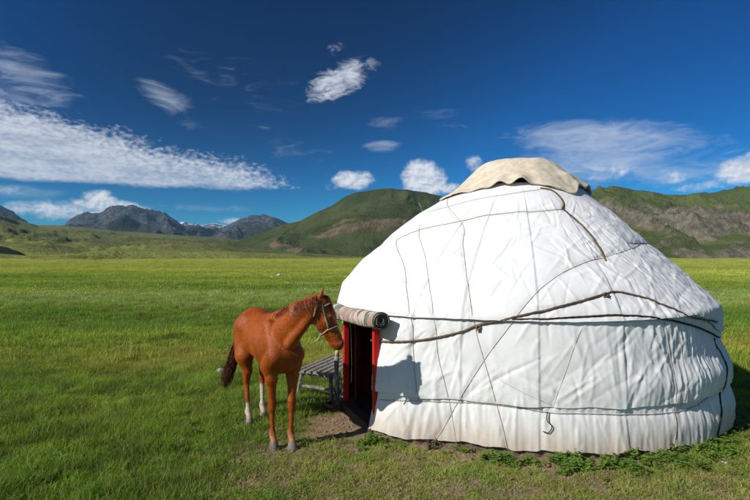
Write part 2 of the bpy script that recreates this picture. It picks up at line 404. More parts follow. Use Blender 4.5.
# straight tension creases pulled in the cloth, and the edges of its sewn panels
def creases(n, seed, l0, l1, side_bias, angs, hgt):
    r = np.random.default_rng(seed); D = np.zeros((NV, NTH)); dj = 2*np.pi*2.6/NTH; di = LEN/(NV-1)
    for k in range(n):
        th = r.uniform(R(-165), R(-25)) if r.random() < .8 else r.uniform(-np.pi, np.pi)
        if r.random() > side_bias+(1-side_bias)*float(sstep(th, R(-110), R(-60))): continue
        l = r.uniform(l0, l1); a = R(angs[r.integers(len(angs))]+r.normal(0, 9)); L = r.uniform(.10, .45); wd_ = r.uniform(.008, .022); hh = hgt*r.uniform(.3, 1)*(1 if r.random() < .65 else -1); bend = r.normal(0, .12)
        ci, cj = l/di, (th+np.pi)*2.6/dj; ri, rj = int((L+.05)/di)+1, int((L+.05)/dj)+1
        ii = np.arange(int(ci)-ri, int(ci)+ri); ii = ii[(ii >= 0) & (ii < NV)]; jj = np.arange(int(cj)-rj, int(cj)+rj)
        X, Y = np.meshgrid((jj-cj)*dj, (ii-ci)*di); u = X*math.cos(a)+Y*math.sin(a); v = -X*math.sin(a)+Y*math.cos(a)-bend*(u*u)/L
        e = np.clip(1-(u/L)**2, 0, 1); D[np.ix_(ii, jj % NTH)] += hh*e*np.exp(-np.abs(v/(wd_*(.4+e)))**1.4)
    return D
CR = creases(620, 61, cum_[3], LEN-.5, .50, (90, 70, 110, 35, 150, 10), .0085)+creases(640, 62, .5, cum_[3], .45, (90, 80, 100, 60, 125, 40), .0095)+creases(340, 63, 0, .5, .6, (90, 85, 97), .009)
CR += creases(46, 66, cum_[3]-.1, cum_[3]+1.6, 1., (62, 118, 40, 140), .014)+creases(30, 67, .55, cum_[3], 1., (55, 125, 35, 145), .012)
CR += creases(170, 65, cum_[3]+.1, cum_[3]+1.2, .0, (120, 130, 112), .012)
CR *= 1-.28*side
seams = np.sort(np.radians([-168, -129.5, -118, -101, -82, -60.5, -47, -20, 10, 40, 70, 100, 130, 160]))
si = np.searchsorted(seams, TH); sa = seams[si-1]; sb = seams[si % len(seams)]; fs = ((TH-sa) % (2*np.pi))/(((sb-sa) % (2*np.pi))+1e-9)
CR += (fs*.012-.006)[None,:]
# roof skin
eave = np.exp(-((YM-cum_[3])/.16)**2)
Droof = .018+low+pill+diag1+diag2+fine+CR+tens*.5*slack+rad_f*.005*(slack-.3)*np.exp(-((YM-cum_[3]-.35)/.45)**2)+yd(2.0, 9, 11, .35)*.005*slack
Droof += np.abs(vn(XM*2.0+.8*np.sin(YM*3), YM*6.5+XM*1.6, 12))*.016*side*sstep(YM, cum_[3], cum_[3]+.2)*(1-sstep(YM, cum_[3]+.9, cum_[3]+1.4))
Droof = Droof*(1-.8*sstep(YM, LEN-.75, LEN-.35))
# wall skin, sagging over the girth at the top of the skirt
sag = np.exp(-((YM-cum_[1]-.17)/.16)**2)
Dwall = low*.8+pill*.8+fine+CR+tens*.8+diag1*.8+diag2*.8+wall_f*.013*side+wall_g*.003*side+sag*.055*(.15+.85*side)-.010
Dwall += np.abs(yd(.9, 1.8, 13, .9))*.020*slack
# skirt
sk = 1-np.clip(YM/cum_[1], 0, 1)
Dskirt = -.03+CR+sk*.045*(1+.5*side)+wall_f*.012*sk*(0.1+side)+(1-np.abs(vn(CANX[None,:]*420+warp, YM*1.2, 14, 420)))**2*.010*(.1+.25*side+gather)+wall_g*.006*sk+yn(40, 1, 15)*.02*sk+fine-pn*.012
Dskirt += .035*side*np.exp(-((YM-.22)/.15)**2)
def skin(D): return BP+NRM*D[...,None]
DOOR0, DOOR1 = R(-160.6), R(-137.2)          # far and near jambs
ZTOP = 1.27
in_door = (TH > DOOR0-R(8)) & (TH < DOOR1-R(1.6))

def grid_faces(mask_cell, nrow, ncol, wrap=True):
    i, j = np.nonzero(mask_cell); j2 = (j+1) % ncol
    return np.stack([i*ncol+j, i*ncol+j2, (i+1)*ncol+j2, (i+1)*ncol+j], 1)
def compact(V, Fc):
    u, inv = np.unique(Fc, return_inverse=True); return V[u], inv.reshape(Fc.shape), u

# ------------------------------------------------------------------ ground
def soil_amount(x, y):
    """bare earth: worn patch before the door and a strip round the yurt's foot"""
    d = np.hypot(x-YC[0], y-YC[1]); th = np.arctan2(y-YC[1], x-YC[0])
    rb = np.interp((th+2*np.pi) % (2*np.pi), (TH[np.argsort((TH+2*np.pi) % (2*np.pi))]+2*np.pi) % (2*np.pi), RB[0][np.argsort((TH+2*np.pi) % (2*np.pi))])
    e = d-rb; n = fbm(x*2.2, y*2.2, 4, 40)
    wfront = .16+.34*np.clip(1-np.abs(th-R(-108))/R(26), 0, 1)+.10*fbm(th*6, th*0+2, 3, 41)
    strip = 1-sstep(e+n*.22, wfront*.3, wfront)
    a = np.array([-.42, 5.95]); ax = np.array([SH[0], SH[1]])
    u = (x-a[0])*ax[0]+(y-a[1])*ax[1]; v = -(x-a[0])*ax[1]+(y-a[1])*ax[0]
    patch = 1-sstep(np.hypot(u/.55, v/.66)+n*.6, .55, 1.2)
    worn = (1-sstep(np.hypot((x+.5)/1.9, (y-5.0)/1.2)+n*.8, .5, 1.3))*.55      # trampled ground where the horse stands
    fore = .55*(1-sstep(np.hypot((x-1.4)/3.0, (y-4.3)/.9)+n*.7, .6, 1.3))           # grazed short in front of the yurt
    return np.clip(np.maximum(np.maximum(strip, patch), np.maximum(worn, fore)), 0, 1)
def ground_z(x, y):
    r_ = np.hypot(x, y)
    z = fbm(x*.9, y*.9, 3, 50)*.02
    z = z+fbm(x*.05+3, y*.09, 4, 51)*.55*sstep(r_, 12, 45)+fbm(x*.012, y*.02, 3, 52)*1.2*sstep(r_, 50, 200)
    z = z-.22*np.exp(-((y-16.5)/2.5)**2)*sstep(-x, -2, 3)+.10*np.exp(-((y-21)/3)**2)*sstep(-x, -2, 3)
    return z
NA = 900
rr = np.concatenate([np.linspace(0.3, 3, 12, endpoint=False), np.geomspace(3, 60, 300, endpoint=False), np.geomspace(60, 14000, 150)])
aa = np.linspace(0, 2*np.pi, NA, endpoint=False)
RR, AA = np.meshgrid(rr, aa, indexing='ij'); gx = RR*np.sin(AA); gy = RR*np.cos(AA); gz = ground_z(gx, gy)
gz = gz-np.clip(gy-2500, 0, None)*.0
V = np.stack([gx, gy, gz], -1).reshape(-1, 3); Fg = grid_faces(np.ones((len(rr)-1, NA), bool), len(rr), NA)[:, ::-1]
V = np.vstack([V, [[0, 0, ground_z(0., 0.)]]])
def meadow(t, p):
    """what grows where in the meadow: colour by place"""
    n1 = t.noise(p, .38, 5, .6); n4 = t.noise(p, 1.7, 5, .65); stre = t.noise(t.mapping(p, (.03, .13, 1)), 1, 6, .62); s2 = t.noise(t.mapping(p, (.005, .022, 1)), 1, 6, .6)
    sp = t.node('ShaderNodeSeparateXYZ'); t.l.new(p, sp.inputs[0]); X, Y = sp.outputs[0], sp.outputs[1]
    wv = t.m('MULTIPLY', t.m('SUBTRACT', t.noise(t.mapping(p, (.12, .02, 1)), 1, 4, .6), .5), 7.)
    Yw = t.m('ADD', Y, wv)
    g = t.mix(t.ss(n1, .35, .62), (.070, .140, .016), (.120, .190, .022))
    g = t.mix(t.ss(n4, .45, .58), g, (.042, .082, .012))
    g = t.mix(t.ss(stre, .46, .62), g, (.175, .200, .030))
    g = t.mix(t.m('MULTIPLY', t.ss(s2, .42, .60), t.ss(Y, 28., 55.)), g, (.24, .25, .060))
    g = t.mix(t.m('MULTIPLY', t.ss(Y, 45., 120.), .7), g, (.22, .225, .06))
    g = t.mix(t.m('MULTIPLY', t.m('MULTIPLY', t.ss(Yw, 13.5, 15.), t.ss(Yw, 20., 18.)), .75), g, (.055, .115, .018))
    pale = t.m('MULTIPLY', t.m('MULTIPLY', t.ss(Yw, 19., 21.), t.ss(Yw, 33., 27.)), t.ss(n4, .36, .6))
    g = t.mix(t.m('MULTIPLY', pale, .75), g, (.22, .24, .13))
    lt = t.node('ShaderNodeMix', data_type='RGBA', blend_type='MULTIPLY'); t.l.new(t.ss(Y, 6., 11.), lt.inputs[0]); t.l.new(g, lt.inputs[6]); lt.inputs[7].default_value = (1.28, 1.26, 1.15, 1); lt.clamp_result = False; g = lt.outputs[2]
    br = t.m('MULTIPLY', t.m('MULTIPLY', t.ss(Yw, 8., 9.5), t.ss(Yw, 13., 11.)), t.ss(n1, .42, .56)); g = t.mix(t.m('MULTIPLY', br, .65), g, (.25, .21, .055))
    dry = t.m('MULTIPLY', t.m('MULTIPLY', t.ss(Y, 5.9, 4.9), t.ss(X, -2.2, -.2)), t.ss(n4, .30, .55)); g = t.mix(t.m('MULTIPLY', dry, .6), g, (.27, .25, .085))
    return g
def m_ground(t, b):
    p = wpos(t); soil = at(t, 'soil')
    n1 = t.noise(p, .35, 6, .6); n2 = t.noise(p, 9, 6, .65); n3 = t.noise(p, 60, 4, .6)
    s3 = t.noise(t.mapping(p, (.25, .8, 1)), 1, 6, .7)
    g = meadow(t, p)
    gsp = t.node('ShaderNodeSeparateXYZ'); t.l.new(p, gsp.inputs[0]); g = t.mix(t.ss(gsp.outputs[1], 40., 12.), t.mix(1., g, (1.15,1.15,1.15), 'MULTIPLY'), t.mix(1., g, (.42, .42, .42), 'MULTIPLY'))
    g = t.mix(t.m('MULTIPLY', t.ss(n2, .5, .7), .35), g, (.045, .070, .012))
    sc1 = t.mix(t.ss(n2, .3, .7), (.20, .130, .072), (.33, .225, .135)); sc1 = t.mix(t.m('MULTIPLY', t.ss(n3, .45, .7), .5), sc1, (.40, .30, .20))
    f = t.ss(t.m('ADD', soil, t.m('MULTIPLY', t.m('SUBTRACT', t.noise(p, 14, 5, .7), .5), .9)), .35, .65)
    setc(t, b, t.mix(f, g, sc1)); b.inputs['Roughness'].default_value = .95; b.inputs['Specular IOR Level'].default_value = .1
    bump(t, b, t.m('ADD', t.m('ADD', n2, t.m('MULTIPLY', n3, .5)), t.m('MULTIPLY', s3, 6)), .8, .03)
M_ground = mat('ground', m_ground)
fan = np.array([[len(V)-1, (k+1) % NA, k] for k in range(NA)])
ground = mesh_obj('ground', V, np.vstack([np.hstack([Fg[:, :3]]), Fg[:, [0,2,3]], fan[:, ::-1]]), M_ground)
attr(ground, 'soil', soil_amount(V[:,0], V[:,1])*(np.hypot(V[:,0], V[:,1]) < 20))
tag(ground, 'flat green meadow with a worn brown patch at the yurt door', kind='structure')

# ------------------------------------------------------------------ hills and mountains
def m_hill(green1, green2, rock1, rock2, scale, snow=False, lowgreen=None):
    def f(t, b):
        p = wpos(t); rk = at(t, 'rock')
        n = t.noise(p, .012*scale, 8, .62); n2 = t.noise(p, .06*scale, 6, .65); n3 = t.noise(p, .004*scale, 5, .55); n4 = t.noise(p, .25*scale, 5, .7)
        g = t.mix(t.ss(n3, .42, .6), green1, green2)
        g = t.mix(t.m('MULTIPLY', t.ss(n4, .52, .68), .6), g, tuple(c*.55 for c in green1))
        r_ = t.mix(t.ss(n2, .38, .64), rock1, rock2)
        r_ = t.mix(t.m('MULTIPLY', t.ss(n4, .55, .72), .5), r_, tuple(c*.5 for c in rock1))
        f_ = t.ss(t.m('ADD', rk, t.m('ADD', t.m('MULTIPLY', t.m('SUBTRACT', n, .5), 1.1), t.m('MULTIPLY', t.m('SUBTRACT', n4, .5), .5))), .38, .62)
        c = t.mix(f_, g, r_)
        if lowgreen: c = t.mix(t.m('MULTIPLY', t.ss(t.m('ADD', at(t, 'low'), t.m('MULTIPLY', t.m('SUBTRACT', n2, .5), .6)), .2, .8), .9), c, t.mix(t.ss(n, .4, .6), lowgreen, tuple(v*.72 for v in lowgreen)))
        if snow:
            c = t.mix(t.ss(t.m('ADD', at(t, 'snow'), t.m('MULTIPLY', t.m('SUBTRACT', n2, .5), 1.2)), .55, .7), c, (.75, .77, .80))
        setc(t, b, c); b.inputs['Roughness'].default_value = 1; b.inputs['Specular IOR Level'].default_value = .05
        bump(t, b, t.m('ADD', n2, t.m('MULTIPLY', n4, .5)), 1.0, 9/scale)
    return f
def hills(name, label, crest, Yc, Y0, Y1, u_lo, u_hi, amp, nscale, matl, seed, NU=520, NR=170, shape=1.2, rockf=None, spur=.6, snowline=None, cat=None, foot=-12, crk=.10):
    """a height field: crest given as (photo px, py) read at depth Yc, running down to the plain at Y0"""
    c = np.array(crest, float); u = np.linspace((u_lo-CX)/F, (u_hi-CX)/F, NU)
    yy = np.concatenate([np.linspace(Y0, Yc, int(NR*.72), endpoint=False), np.linspace(Yc, Y1, NR-int(NR*.72))])
    hc = CH+(HY-np.interp(u, (c[:,0]-CX)/F, c[:,1]))/F*Yc
    hc = np.maximum(hc, 0)
    Uu, Yy = np.meshgrid(u, yy); X = Uu*Yy
    t = np.where(Yy < Yc, (Yy-Y0)/(Yc-Y0), 1-(Yy-Yc)/(Y1-Yc)*.9)
    wv = fbm(X*nscale*.35, Yy*nscale*.35, 3, seed+20)*.10
    t2 = np.clip(t+wv*np.sin(np.clip(t, 0, 1)*np.pi), 0, 1)
    env = np.where(Yy < Yc, t2**shape, sstep(t, 0, 1))
    rg = ridged(X*nscale+.9*fbm(X*nscale, Yy*nscale, 3, seed+9), Yy*nscale*spur, 7, seed, .52)
    fb = fbm(X*nscale*2.2, Yy*nscale*2.2, 6, seed+5, .55)
    body = np.sin(np.clip(t, 0, 1)*np.pi)**.7
    Hh = hc[None,:]*env
    Z = Hh+hc[None,:]*amp*((rg-.55)*1.3*(body+crk)+fb*.22*(body+crk*1.4)*np.clip(t*3, 0, 1))+foot*(1-np.clip(t*6, 0, 1))
    P = np.stack([X, Yy, Z], -1)
    Fc = np.stack([(np.arange(NR-1)[:,None]*NU+np.arange(NU-1)[None,:]).ravel()], 1)
    Fc = np.hstack([Fc, Fc+1, Fc+NU+1, Fc+NU])
    o = mesh_obj(name, P.reshape(-1, 3), Fc, matl)
    gzx = np.gradient(Z, axis=1)/(np.gradient(X, axis=1)+1e-9); gzy = np.gradient(Z, axis=0)/(np.gradient(Yy, axis=0)+1e-9)
    slope = np.hypot(gzx, gzy)
    rock = rockf(slope, rg, fb, Z/np.maximum(hc[None,:], 1), Uu*F+CX, t)
    attr(o, 'rock', rock); attr(o, 'low', (1-sstep(t+.25*fb, .02, .42))+0*rock)
    if snowline is not None: attr(o, 'snow', snowline(slope, Z/np.maximum(hc[None,:], 1), fb, Uu*F+CX))
    tag(o, label, cat, kind='structure'); return o
M_gh = mat('green_hill', m_hill((.055,.074,.026), (.085,.100,.036), (.13,.100,.062), (.21,.155,.10), 1.0))
M_rh = mat('right_hill', m_hill((.095,.120,.036), (.140,.155,.050), (.13,.115,.080), (.25,.215,.16), 1.0))
M_fh = mat('foothill', m_hill((.125,.148,.044), (.185,.190,.062), (.100,.105,.048), (.18,.155,.08), .8, lowgreen=(.32,.34,.085)))
M_rm = mat('rocky_mountain', m_hill((.040,.050,.026), (.05,.058,.030), (.035,.037,.042), (.12,.115,.115), .3, True))
M_dk = mat('cloud_shaded_hill', m_hill((.022,.032,.012), (.030,.042,.016), (.05,.045,.032), (.08,.07,.05), 1.5))  # a cloud's shadow over this hill is put into its near-black greens
hills('green_hill', 'broad green hill with brown eroded flanks behind the yurt\'s left edge',
      [(150,275),(225,245),(262,233),(281,225),(300,221),(318,212),(332,206),(345,197),(356,193),(372,191),(390,189),(408,190),(425,192),(445,196),(475,199),(520,200),(560,205),(620,215),(700,240)],
      1800, 1050, 3000, 120, 760, .30, 1/430, M_gh, 61, shape=1.15,
      rockf=lambda s, rg, fb, h, px, t: -.08+.80*(1-sstep(h, .25, .60))*sstep(rg, .45, .85)+.35*sstep(s, .55, .9)+.25*fb*(h < .7))
hills('right_hills', 'brown and green rocky hills rising behind the yurt on the right',
      [(420,262),(470,232),(520,212),(560,200),(591,191.5),(613,188),(636,191.5),(668,194),(690,194.5),(709,193),(735,188),(750,187),(790,180),(860,176),(960,185),(1100,190)],
      1650, 900, 2800, 400, 1150, .50, 1/300, M_rh, 75, shape=1.05, NU=760, crk=.035,
      rockf=lambda s, rg, fb, h, px, t: -.22+.62*(1-sstep(h, .50, .90))*sstep(rg, .30, .70)+.35*sstep(s, .45, .85)+.75*fb-.35*sstep(h, .8, 1.)-.3*np.exp(-((px-610)/35)**2)*sstep(h, .4, .8))
hills('foothills', 'long rolling green foothills across the left background',
      [(-400,205),(-60,205),(0,214),(18,220),(38,225),(60,225.5),(90,228),(117,231),(160,234),(202,236.5),(225,238),(260,243),(300,249),(350,254),(420,258)],
      2900, 330, 4500, -420, 430, .20, 1/420, M_fh, 90, shape=1.5, foot=-1.2,
      rockf=lambda s, rg, fb, h, px, t: .18+.35*fb+.25*sstep(rg, .6, .8))
hills('rocky_mountains', 'grey rocky mountains with snow streaks far off on the left',
      [(-500,200),(-200,190),(-60,196),(0,207),(14,214),(30,224),(50,228),(66,224),(78,216),(88,213),(100,213.5),(110,208),(122,205.5),(134,208),(147,208),(157,213),(164,214),(176,222),(184,226),(196,226),(206,230),(220,228),(230,222),(240,217),(248,216),(258,215.5),(266,217),(275,219),(283,223),(300,232),(340,245)],
      6500, 3600, 9000, -420, 380, .42, 1/1000, M_rm, 110, shape=1.0, NU=900, crk=.22,
      rockf=lambda s, rg, fb, h, px, t: .35+.5*sstep(h, .35, .7)+.3*fb,
      snowline=lambda s, h, fb, px: .38*sstep(h, .7, 1.0)+.5*fb*sstep(h, .55, .9)-.25+.35*np.exp(-((px-200)/25)**2))
hills('snowy_peaks', 'distant snow patched peaks between the rocky mountains',
      [(-300,225),(0,228),(120,226),(165,225),(185,221),(193,224),(202,225),(214,223),(222,225),(240,226),(300,230),(420,235)],
      10500, 7500, 12500, -200, 420, .22, 1/1400, M_rm, 130, shape=1.0, NU=620,
      rockf=lambda s, rg, fb, h, px, t: .8+0*h, snowline=lambda s, h, fb, px: .35+.35*sstep(h, .75, 1.0)+.7*fb)
hills('cloud_shaded_hill', 'small hill at the left edge of the plain with cloud shadow in its colour',
      [(-200,228),(-60,236),(0,246),(10,248),(20,251),(30,256),(38,260),(60,264)],
      640, 430, 900, -220, 75, .10, 1/120, M_dk, 150, shape=.8, NU=200, NR=90, foot=-3,
      rockf=lambda s, rg, fb, h, px, t: .2+.3*fb)

# ------------------------------------------------------------------ yurt parts
def m_canvas(t, b):
    p = wpos(t); sep_ = t.node('ShaderNodeSeparateXYZ'); t.l.new(p, sep_.inputs[0])
    weave = t.node('ShaderNodeTexWave', ins={'Vector': p, 'Scale': 90., 'Distortion': 2.}).outputs['Fac']
    n = t.noise(p, 1.3, 6, .6); n2 = t.noise(p, 7, 6, .65); n3 = t.noise(t.mapping(p, (6, 6, 1.2)), 1.5, 6, .65)
    cr = t.noise(p, 14, 7, .7, 1.2)
    c = t.mix(t.ss(n, .35, .7), (.79, .785, .77), (.74, .735, .72))
    c = t.mix(t.m('MULTIPLY', t.ss(n2, .55, .75), .35), c, (.66, .63, .57))
    # mud splashed up from the ground, older stains running down
    d = t.ss(t.m('ADD', sep_.outputs[2], t.m('MULTIPLY', t.m('SUBTRACT', n3, .5), .45)), .46, -.02)
    c = t.mix(t.m('MULTIPLY', d, .85), c, (.44, .34, .24))
    st_ = t.m('MULTIPLY', t.ss(n3, .55, .78), t.ss(sep_.outputs[2], 1.5, .3)); c = t.mix(t.m('MULTIPLY', st_, .35), c, (.55, .48, .38))
    c = t.mix(t.m('MULTIPLY', at(t, 'grime'), .55), c, (.34, .27, .19))
    setc(t, b, c); b.inputs['Roughness'].default_value = .75; b.inputs['Specular IOR Level'].default_value = .2
    bump(t, b, t.m('ADD', t.m('MULTIPLY', n2, .6), t.m('ADD', t.m('MULTIPLY', cr, .5), t.m('MULTIPLY', weave, .02))), .35, .010)
M_canvas = mat('white_canvas', m_canvas)
def simple(c1, c2, scale=20, rough=.85, bmp=.4, bd=.004, stretch=(1,1,1)):
    def f(t, b):
        p = t.mapping(opos(t), stretch); n = t.noise(p, scale, 6, .62)
        setc(t, b, t.mix(t.ss(n, .35, .65), c1, c2)); b.inputs['Roughness'].default_value = rough; bump(t, b, n, bmp, bd)
    return f
def m_rope(c1, c2):
    def f(t, b):
        p = opos(t); wv = t.node('ShaderNodeTexWave', ins={'Vector': p, 'Scale': 28., 'Distortion': 3.}); wv.bands_direction = 'DIAGONAL'
        n = t.noise(p, 6, 5, .6)
        setc(t, b, t.mix(t.m('ADD', t.m('MULTIPLY', wv.outputs['Fac'], .4), t.ss(n, .35, .7, 0, .6)), c1, c2)); bump(t, b, wv.outputs['Fac'], .8, .003)
    return f
M_rope = mat('brown_rope', m_rope((.07, .045, .028), (.22, .155, .10)))
M_cord = mat('grey_cord', m_rope((.34, .32, .29), (.54, .51, .47)))
M_drope = mat('dark_rope_and_shade', m_rope((.025, .02, .017), (.07, .05, .04)))
M_felt = mat('beige_felt', simple((.56, .47, .35), (.70, .61, .48), 9, .95, .9, .012))
M_lining = mat('added_dark_lining', simple((.045, .032, .024), (.075, .05, .035), 5, .95))  # dark so that bounced light doesn't brighten the inside
M_red = mat('red_paint', simple((.50, .018, .012), (.60, .030, .018), 10, .45, .3, .002, (1,1,.2)))
M_redd = mat('shaded_red_paint', simple((.14, .008, .006), (.22, .014, .010), 10, .5, .3, .002, (1,1,.2)))  # darker copy of the door red, doorway shade put into the colour
M_wood = mat('weathered_wood', simple((.11, .095, .08), (.30, .27, .23), 22, .85, 1., .004, (1,1,1)))
M_wood2 = mat('grey_post_wood', simple((.16, .16, .16), (.30, .29, .28), 14, .85, .7, .004, (3,3,.6)))

M_wdark = mat('dark_wood', simple((.035, .022, .015), (.07, .045, .03), 14, .8))
yurt = empty('yurt', (YC[0], YC[1], 0))
tag(yurt, 'round white canvas yurt with beige felt crown and red door', 'yurt')
rows = lambda a, b_: (Wr >= a) & (Wr <= b_)
grime = np.clip(blur(press, 2.4)*2.2, 0, .6)
def part_from(name, D, w0, w1, cut_door, hem=None, above=None):
    P = skin(D)
    if hem is not None: P = hem(P)
    cell = np.zeros((NV-1, NTH), bool); idx = np.nonzero(rows(w0, w1))[0]
    cell[idx[0]:idx[-1]] = True
    if above is not None: cell &= YM[:-1] >= above[None,:]
    if cut_door:
        zc = ZB[:-1] < ZTOP; cell &= ~(in_door[None,:] & zc)
    Fc = grid_faces(cell, NV, NTH); Vv, Fc, u = compact(P.reshape(-1, 3), Fc)
    o = mesh_obj(name, Vv, Fc, M_canvas, yurt); attr(o, 'grime', grime.reshape(-1)[u]); return o
def hem_skirt(P):
    # uneven hem just off the ground
    n = vn(CANX*60, CANX*0+3, 21, 60)*.025+vn(CANX*150, CANX*0+8, 22, 150)*.012
    f = np.clip(1-YM/.25, 0, 1)
    P = P.copy(); P[...,2] += f*(.02+n[None,:]); return P
part_from('skirt', Dskirt, 0, 1.12, True, hem_skirt)
def hem_wall(P):
    P = P.copy(); n = vn(CANX*50, CANX*0+3, 23, 50)*.03; f = np.clip(1-(YM-cum_[1]+.06)/.12, 0, 1); P[...,2] += f*n[None,:]; return P
part_from('wall_cover', Dwall, .93, 3.2, True, hem_wall)
HEM = cum_[3]-.015-.27*sstep(TH, R(-62), R(-38))*(TH < R(60))-.20*(TH >= R(60))+.10*(TH > R(150))
def hem_roof(P):
    # the lower edge slides along the profile so that it follows the girth
    f = sstep(cum_[3]+.35-YM, 0, .75)          # rows below the eave are squeezed up to the hem line
    P = P.copy(); n = vn(CANX*110, CANX*0+5, 25, 110)*.006; fl = np.clip(1-(YM-HEM[None,:])/.06, 0, 1)*(YM >= HEM[None,:]-.02)
    P[...,2] += fl*n[None,:]; return P+NRM*(fl*.012)[...,None]
roof = part_from('roof_cover', Droof, 2.2, 8, False, hem_roof, above=HEM)

# dark lining and floor added behind the canvas to keep the doorway dark
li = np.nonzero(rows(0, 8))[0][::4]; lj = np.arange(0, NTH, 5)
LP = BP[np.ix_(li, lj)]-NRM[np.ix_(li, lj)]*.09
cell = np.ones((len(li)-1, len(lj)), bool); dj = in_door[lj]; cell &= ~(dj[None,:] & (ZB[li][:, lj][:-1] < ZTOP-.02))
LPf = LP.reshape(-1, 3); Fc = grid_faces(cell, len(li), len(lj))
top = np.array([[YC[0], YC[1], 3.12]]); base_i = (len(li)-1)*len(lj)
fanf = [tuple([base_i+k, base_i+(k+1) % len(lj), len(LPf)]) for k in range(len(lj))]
mesh_obj('added_dark_lining', np.vstack([LPf, top]), [tuple(f) for f in Fc.tolist()]+fanf, M_lining, yurt)
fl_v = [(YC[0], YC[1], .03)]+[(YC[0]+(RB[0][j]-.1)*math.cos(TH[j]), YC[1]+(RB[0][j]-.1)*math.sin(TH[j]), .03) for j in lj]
mesh_obj('added_dark_floor', fl_v, [(0, 1+k, 1+(k+1) % len(lj)) for k in range(len(lj))], M_lining, yurt)
# low course of mud brick showing under the hem
ring_v = []; 
for j in lj:
    for (dr, z) in ((-.12, .0), (-.015, -.02), (-.03, .085), (-.12, .09)):
        rr_ = RB[0][j]+dr+.012*math.sin(j*1.7); ring_v.append((YC[0]+rr_*math.cos(TH[j]), YC[1]+rr_*math.sin(TH[j]), z))
n_ = len(lj); ring_f = []
for k in range(n_):
    if in_door[lj[k]]: continue
    for q in range(3): ring_f.append((k*4+q, ((k+1) % n_)*4+q, ((k+1) % n_)*4+q+1, k*4+q+1))
M_mud = mat('mud_sill', simple((.10, .075, .05), (.19, .14, .095), 16, .95, .9, .02))
mesh_obj('earth_sill', ring_v, ring_f, M_mud, yurt, smooth=False)

# the ropes and the eave shade line, lying on the skin
DD = np.where(YM > HEM[None,:]-.012, Droof, np.where(YM > cum_[1]-.02, Dwall, Dskirt))
DD = blur(DD, 1.2)
SK = BP+NRM*DD[...,None]
def skin_at(th, l, off):
    j = (th+np.pi)/(2*np.pi)*NTH; i = np.clip(l/LEN*(NV-1), 0, NV-1.001)
    i0 = i.astype(int); fi = (i-i0)[:,None]; j0 = np.floor(j).astype(int); fj = (j-j0)[:,None]; j1 = (j0+1) % NTH; j0 = j0 % NTH
    f = lambda A: (A[i0,j0]*(1-fi)*(1-fj)+A[i0+1,j0]*fi*(1-fj)+A[i0,j1]*(1-fi)*fj+A[i0+1,j1]*fi*fj)
    return f(SK)+f(NRM)*off
for r_ in ropes:
    q = r_['q']; dist = np.concatenate([[0], np.cumsum(np.hypot(np.diff(q[:,0])*2.4, np.diff(q[:,1])))]); n = max(8, int(dist[-1]/.02))
    s_ = np.linspace(0, dist[-1], n); th = np.interp(s_, dist, q[:,0]); l = np.interp(s_, dist, q[:,1])
    P = skin_at(th, l, r_['rad']*.6)
    b = MB(); b.tube(P, r_['rad']*(.82 if r_['rad'] >= .0085 else .58)*(1+.12*np.sin(np.arange(n)*1.9)), 7)
    b.build('rope', M_drope if r_['mt'] == 'darkrope_and_shade' else (M_rope if r_['rad'] >= .0085 else M_cord), yurt)
def knot(px, py, s):
    th, l = on_yurt(px, py); c = skin_at(np.array([th]), np.array([l]), s*.8)[0]
    b = MB(); a = np.linspace(0, 4*np.pi, 40); rr_ = np.random.default_rng(int(px))
    pts = np.stack([c[0]+s*np.cos(a)*1.1, c[1]-.2*s+s*.5*np.sin(a*1.5), c[2]+s*np.sin(a)*.9], 1); b.tube(pts, s*.42, 6)
    for k in range(3):
        e = c+np.array([rr_.uniform(-2.5, 3)*s, -.5*s, -rr_.uniform(1.5, 4.5)*s]); b.tube([c, (c+e)/2+np.array([s*.3, -s*.3, 0]), e], [s*.35, s*.3, s*.18], 6)
    b.build('rope_knot', M_rope, yurt)
knot(478, 327, .020); knot(604, 296, .020); knot(434, 443, .014)
# loose cord end hanging below the girth
b = MB(); th, l = on_yurt(547, 412); c = skin_at(np.array([th]), np.array([l]), .02)[0]
b.tube(catmull([c, c+[-.01,-.02,-.08], c+[.035,-.03,-.14], c+[.0,-.03,-.20], c+[-.05,-.02,-.19]], 8), .005, 6); b.build('loose_cord', M_drope, yurt)
# guy cord up behind the left slope, sticking out from the crown
b = MB(); th, l = on_yurt(424, 214); c = skin_at(np.array([th]), np.array([l]), .0)[0]
b.tube([c, c+[-.03, 0, .09], c+[-.05, 0, .14]], [.008, .007, .004], 6); b.build('roof_pole_tip', M_wood, yurt)

# felt flap over the crown: thick, lifted in places, its rim ragged
NC, NRr = 220, 46
ca = np.linspace(-np.pi, np.pi, NC, endpoint=False)
def bumpa(deg, wd): d = (ca-R(deg)+np.pi) % (2*np.pi)-np.pi; return np.exp(-(d/R(wd))**2)
rimr = 1.03+.03*vn((ca/(2*np.pi)+.5)*9, ca*0, 26, 9)*2+.02*vn((ca/(2*np.pi)+.5)*26, ca*0+2, 27, 26)*2
rimr += .09*bumpa(-66, 8)+.02*bumpa(-35, 14)-.05*bumpa(-92, 9)-.03*bumpa(-116, 6)+.16*bumpa(-170, 25)
cs, sn = np.cos(ca), np.sin(ca)
tt = np.linspace(0, 1, NRr)[:,None]
Rc = tt*rimr[None,:]
roof_h = np.array([np.interp(np.minimum(Rc[:,k], 3), np.interp(ca[k], TH, np.arange(NTH))*0+RB[::-1, int((ca[k]+np.pi)/(2*np.pi)*NTH) % NTH][:NV//2], ZB[::-1, int((ca[k]+np.pi)/(2*np.pi)*NTH) % NTH][:NV//2]) for k in range(NC)]).T
cover = 3.46-.22*Rc**2-.10*np.clip(Rc-.6, 0, None)
low_ = roof_h+.045
zc = low_+(np.maximum(cover, low_)-low_)*(1-sstep(Rc, .45, 1.0))
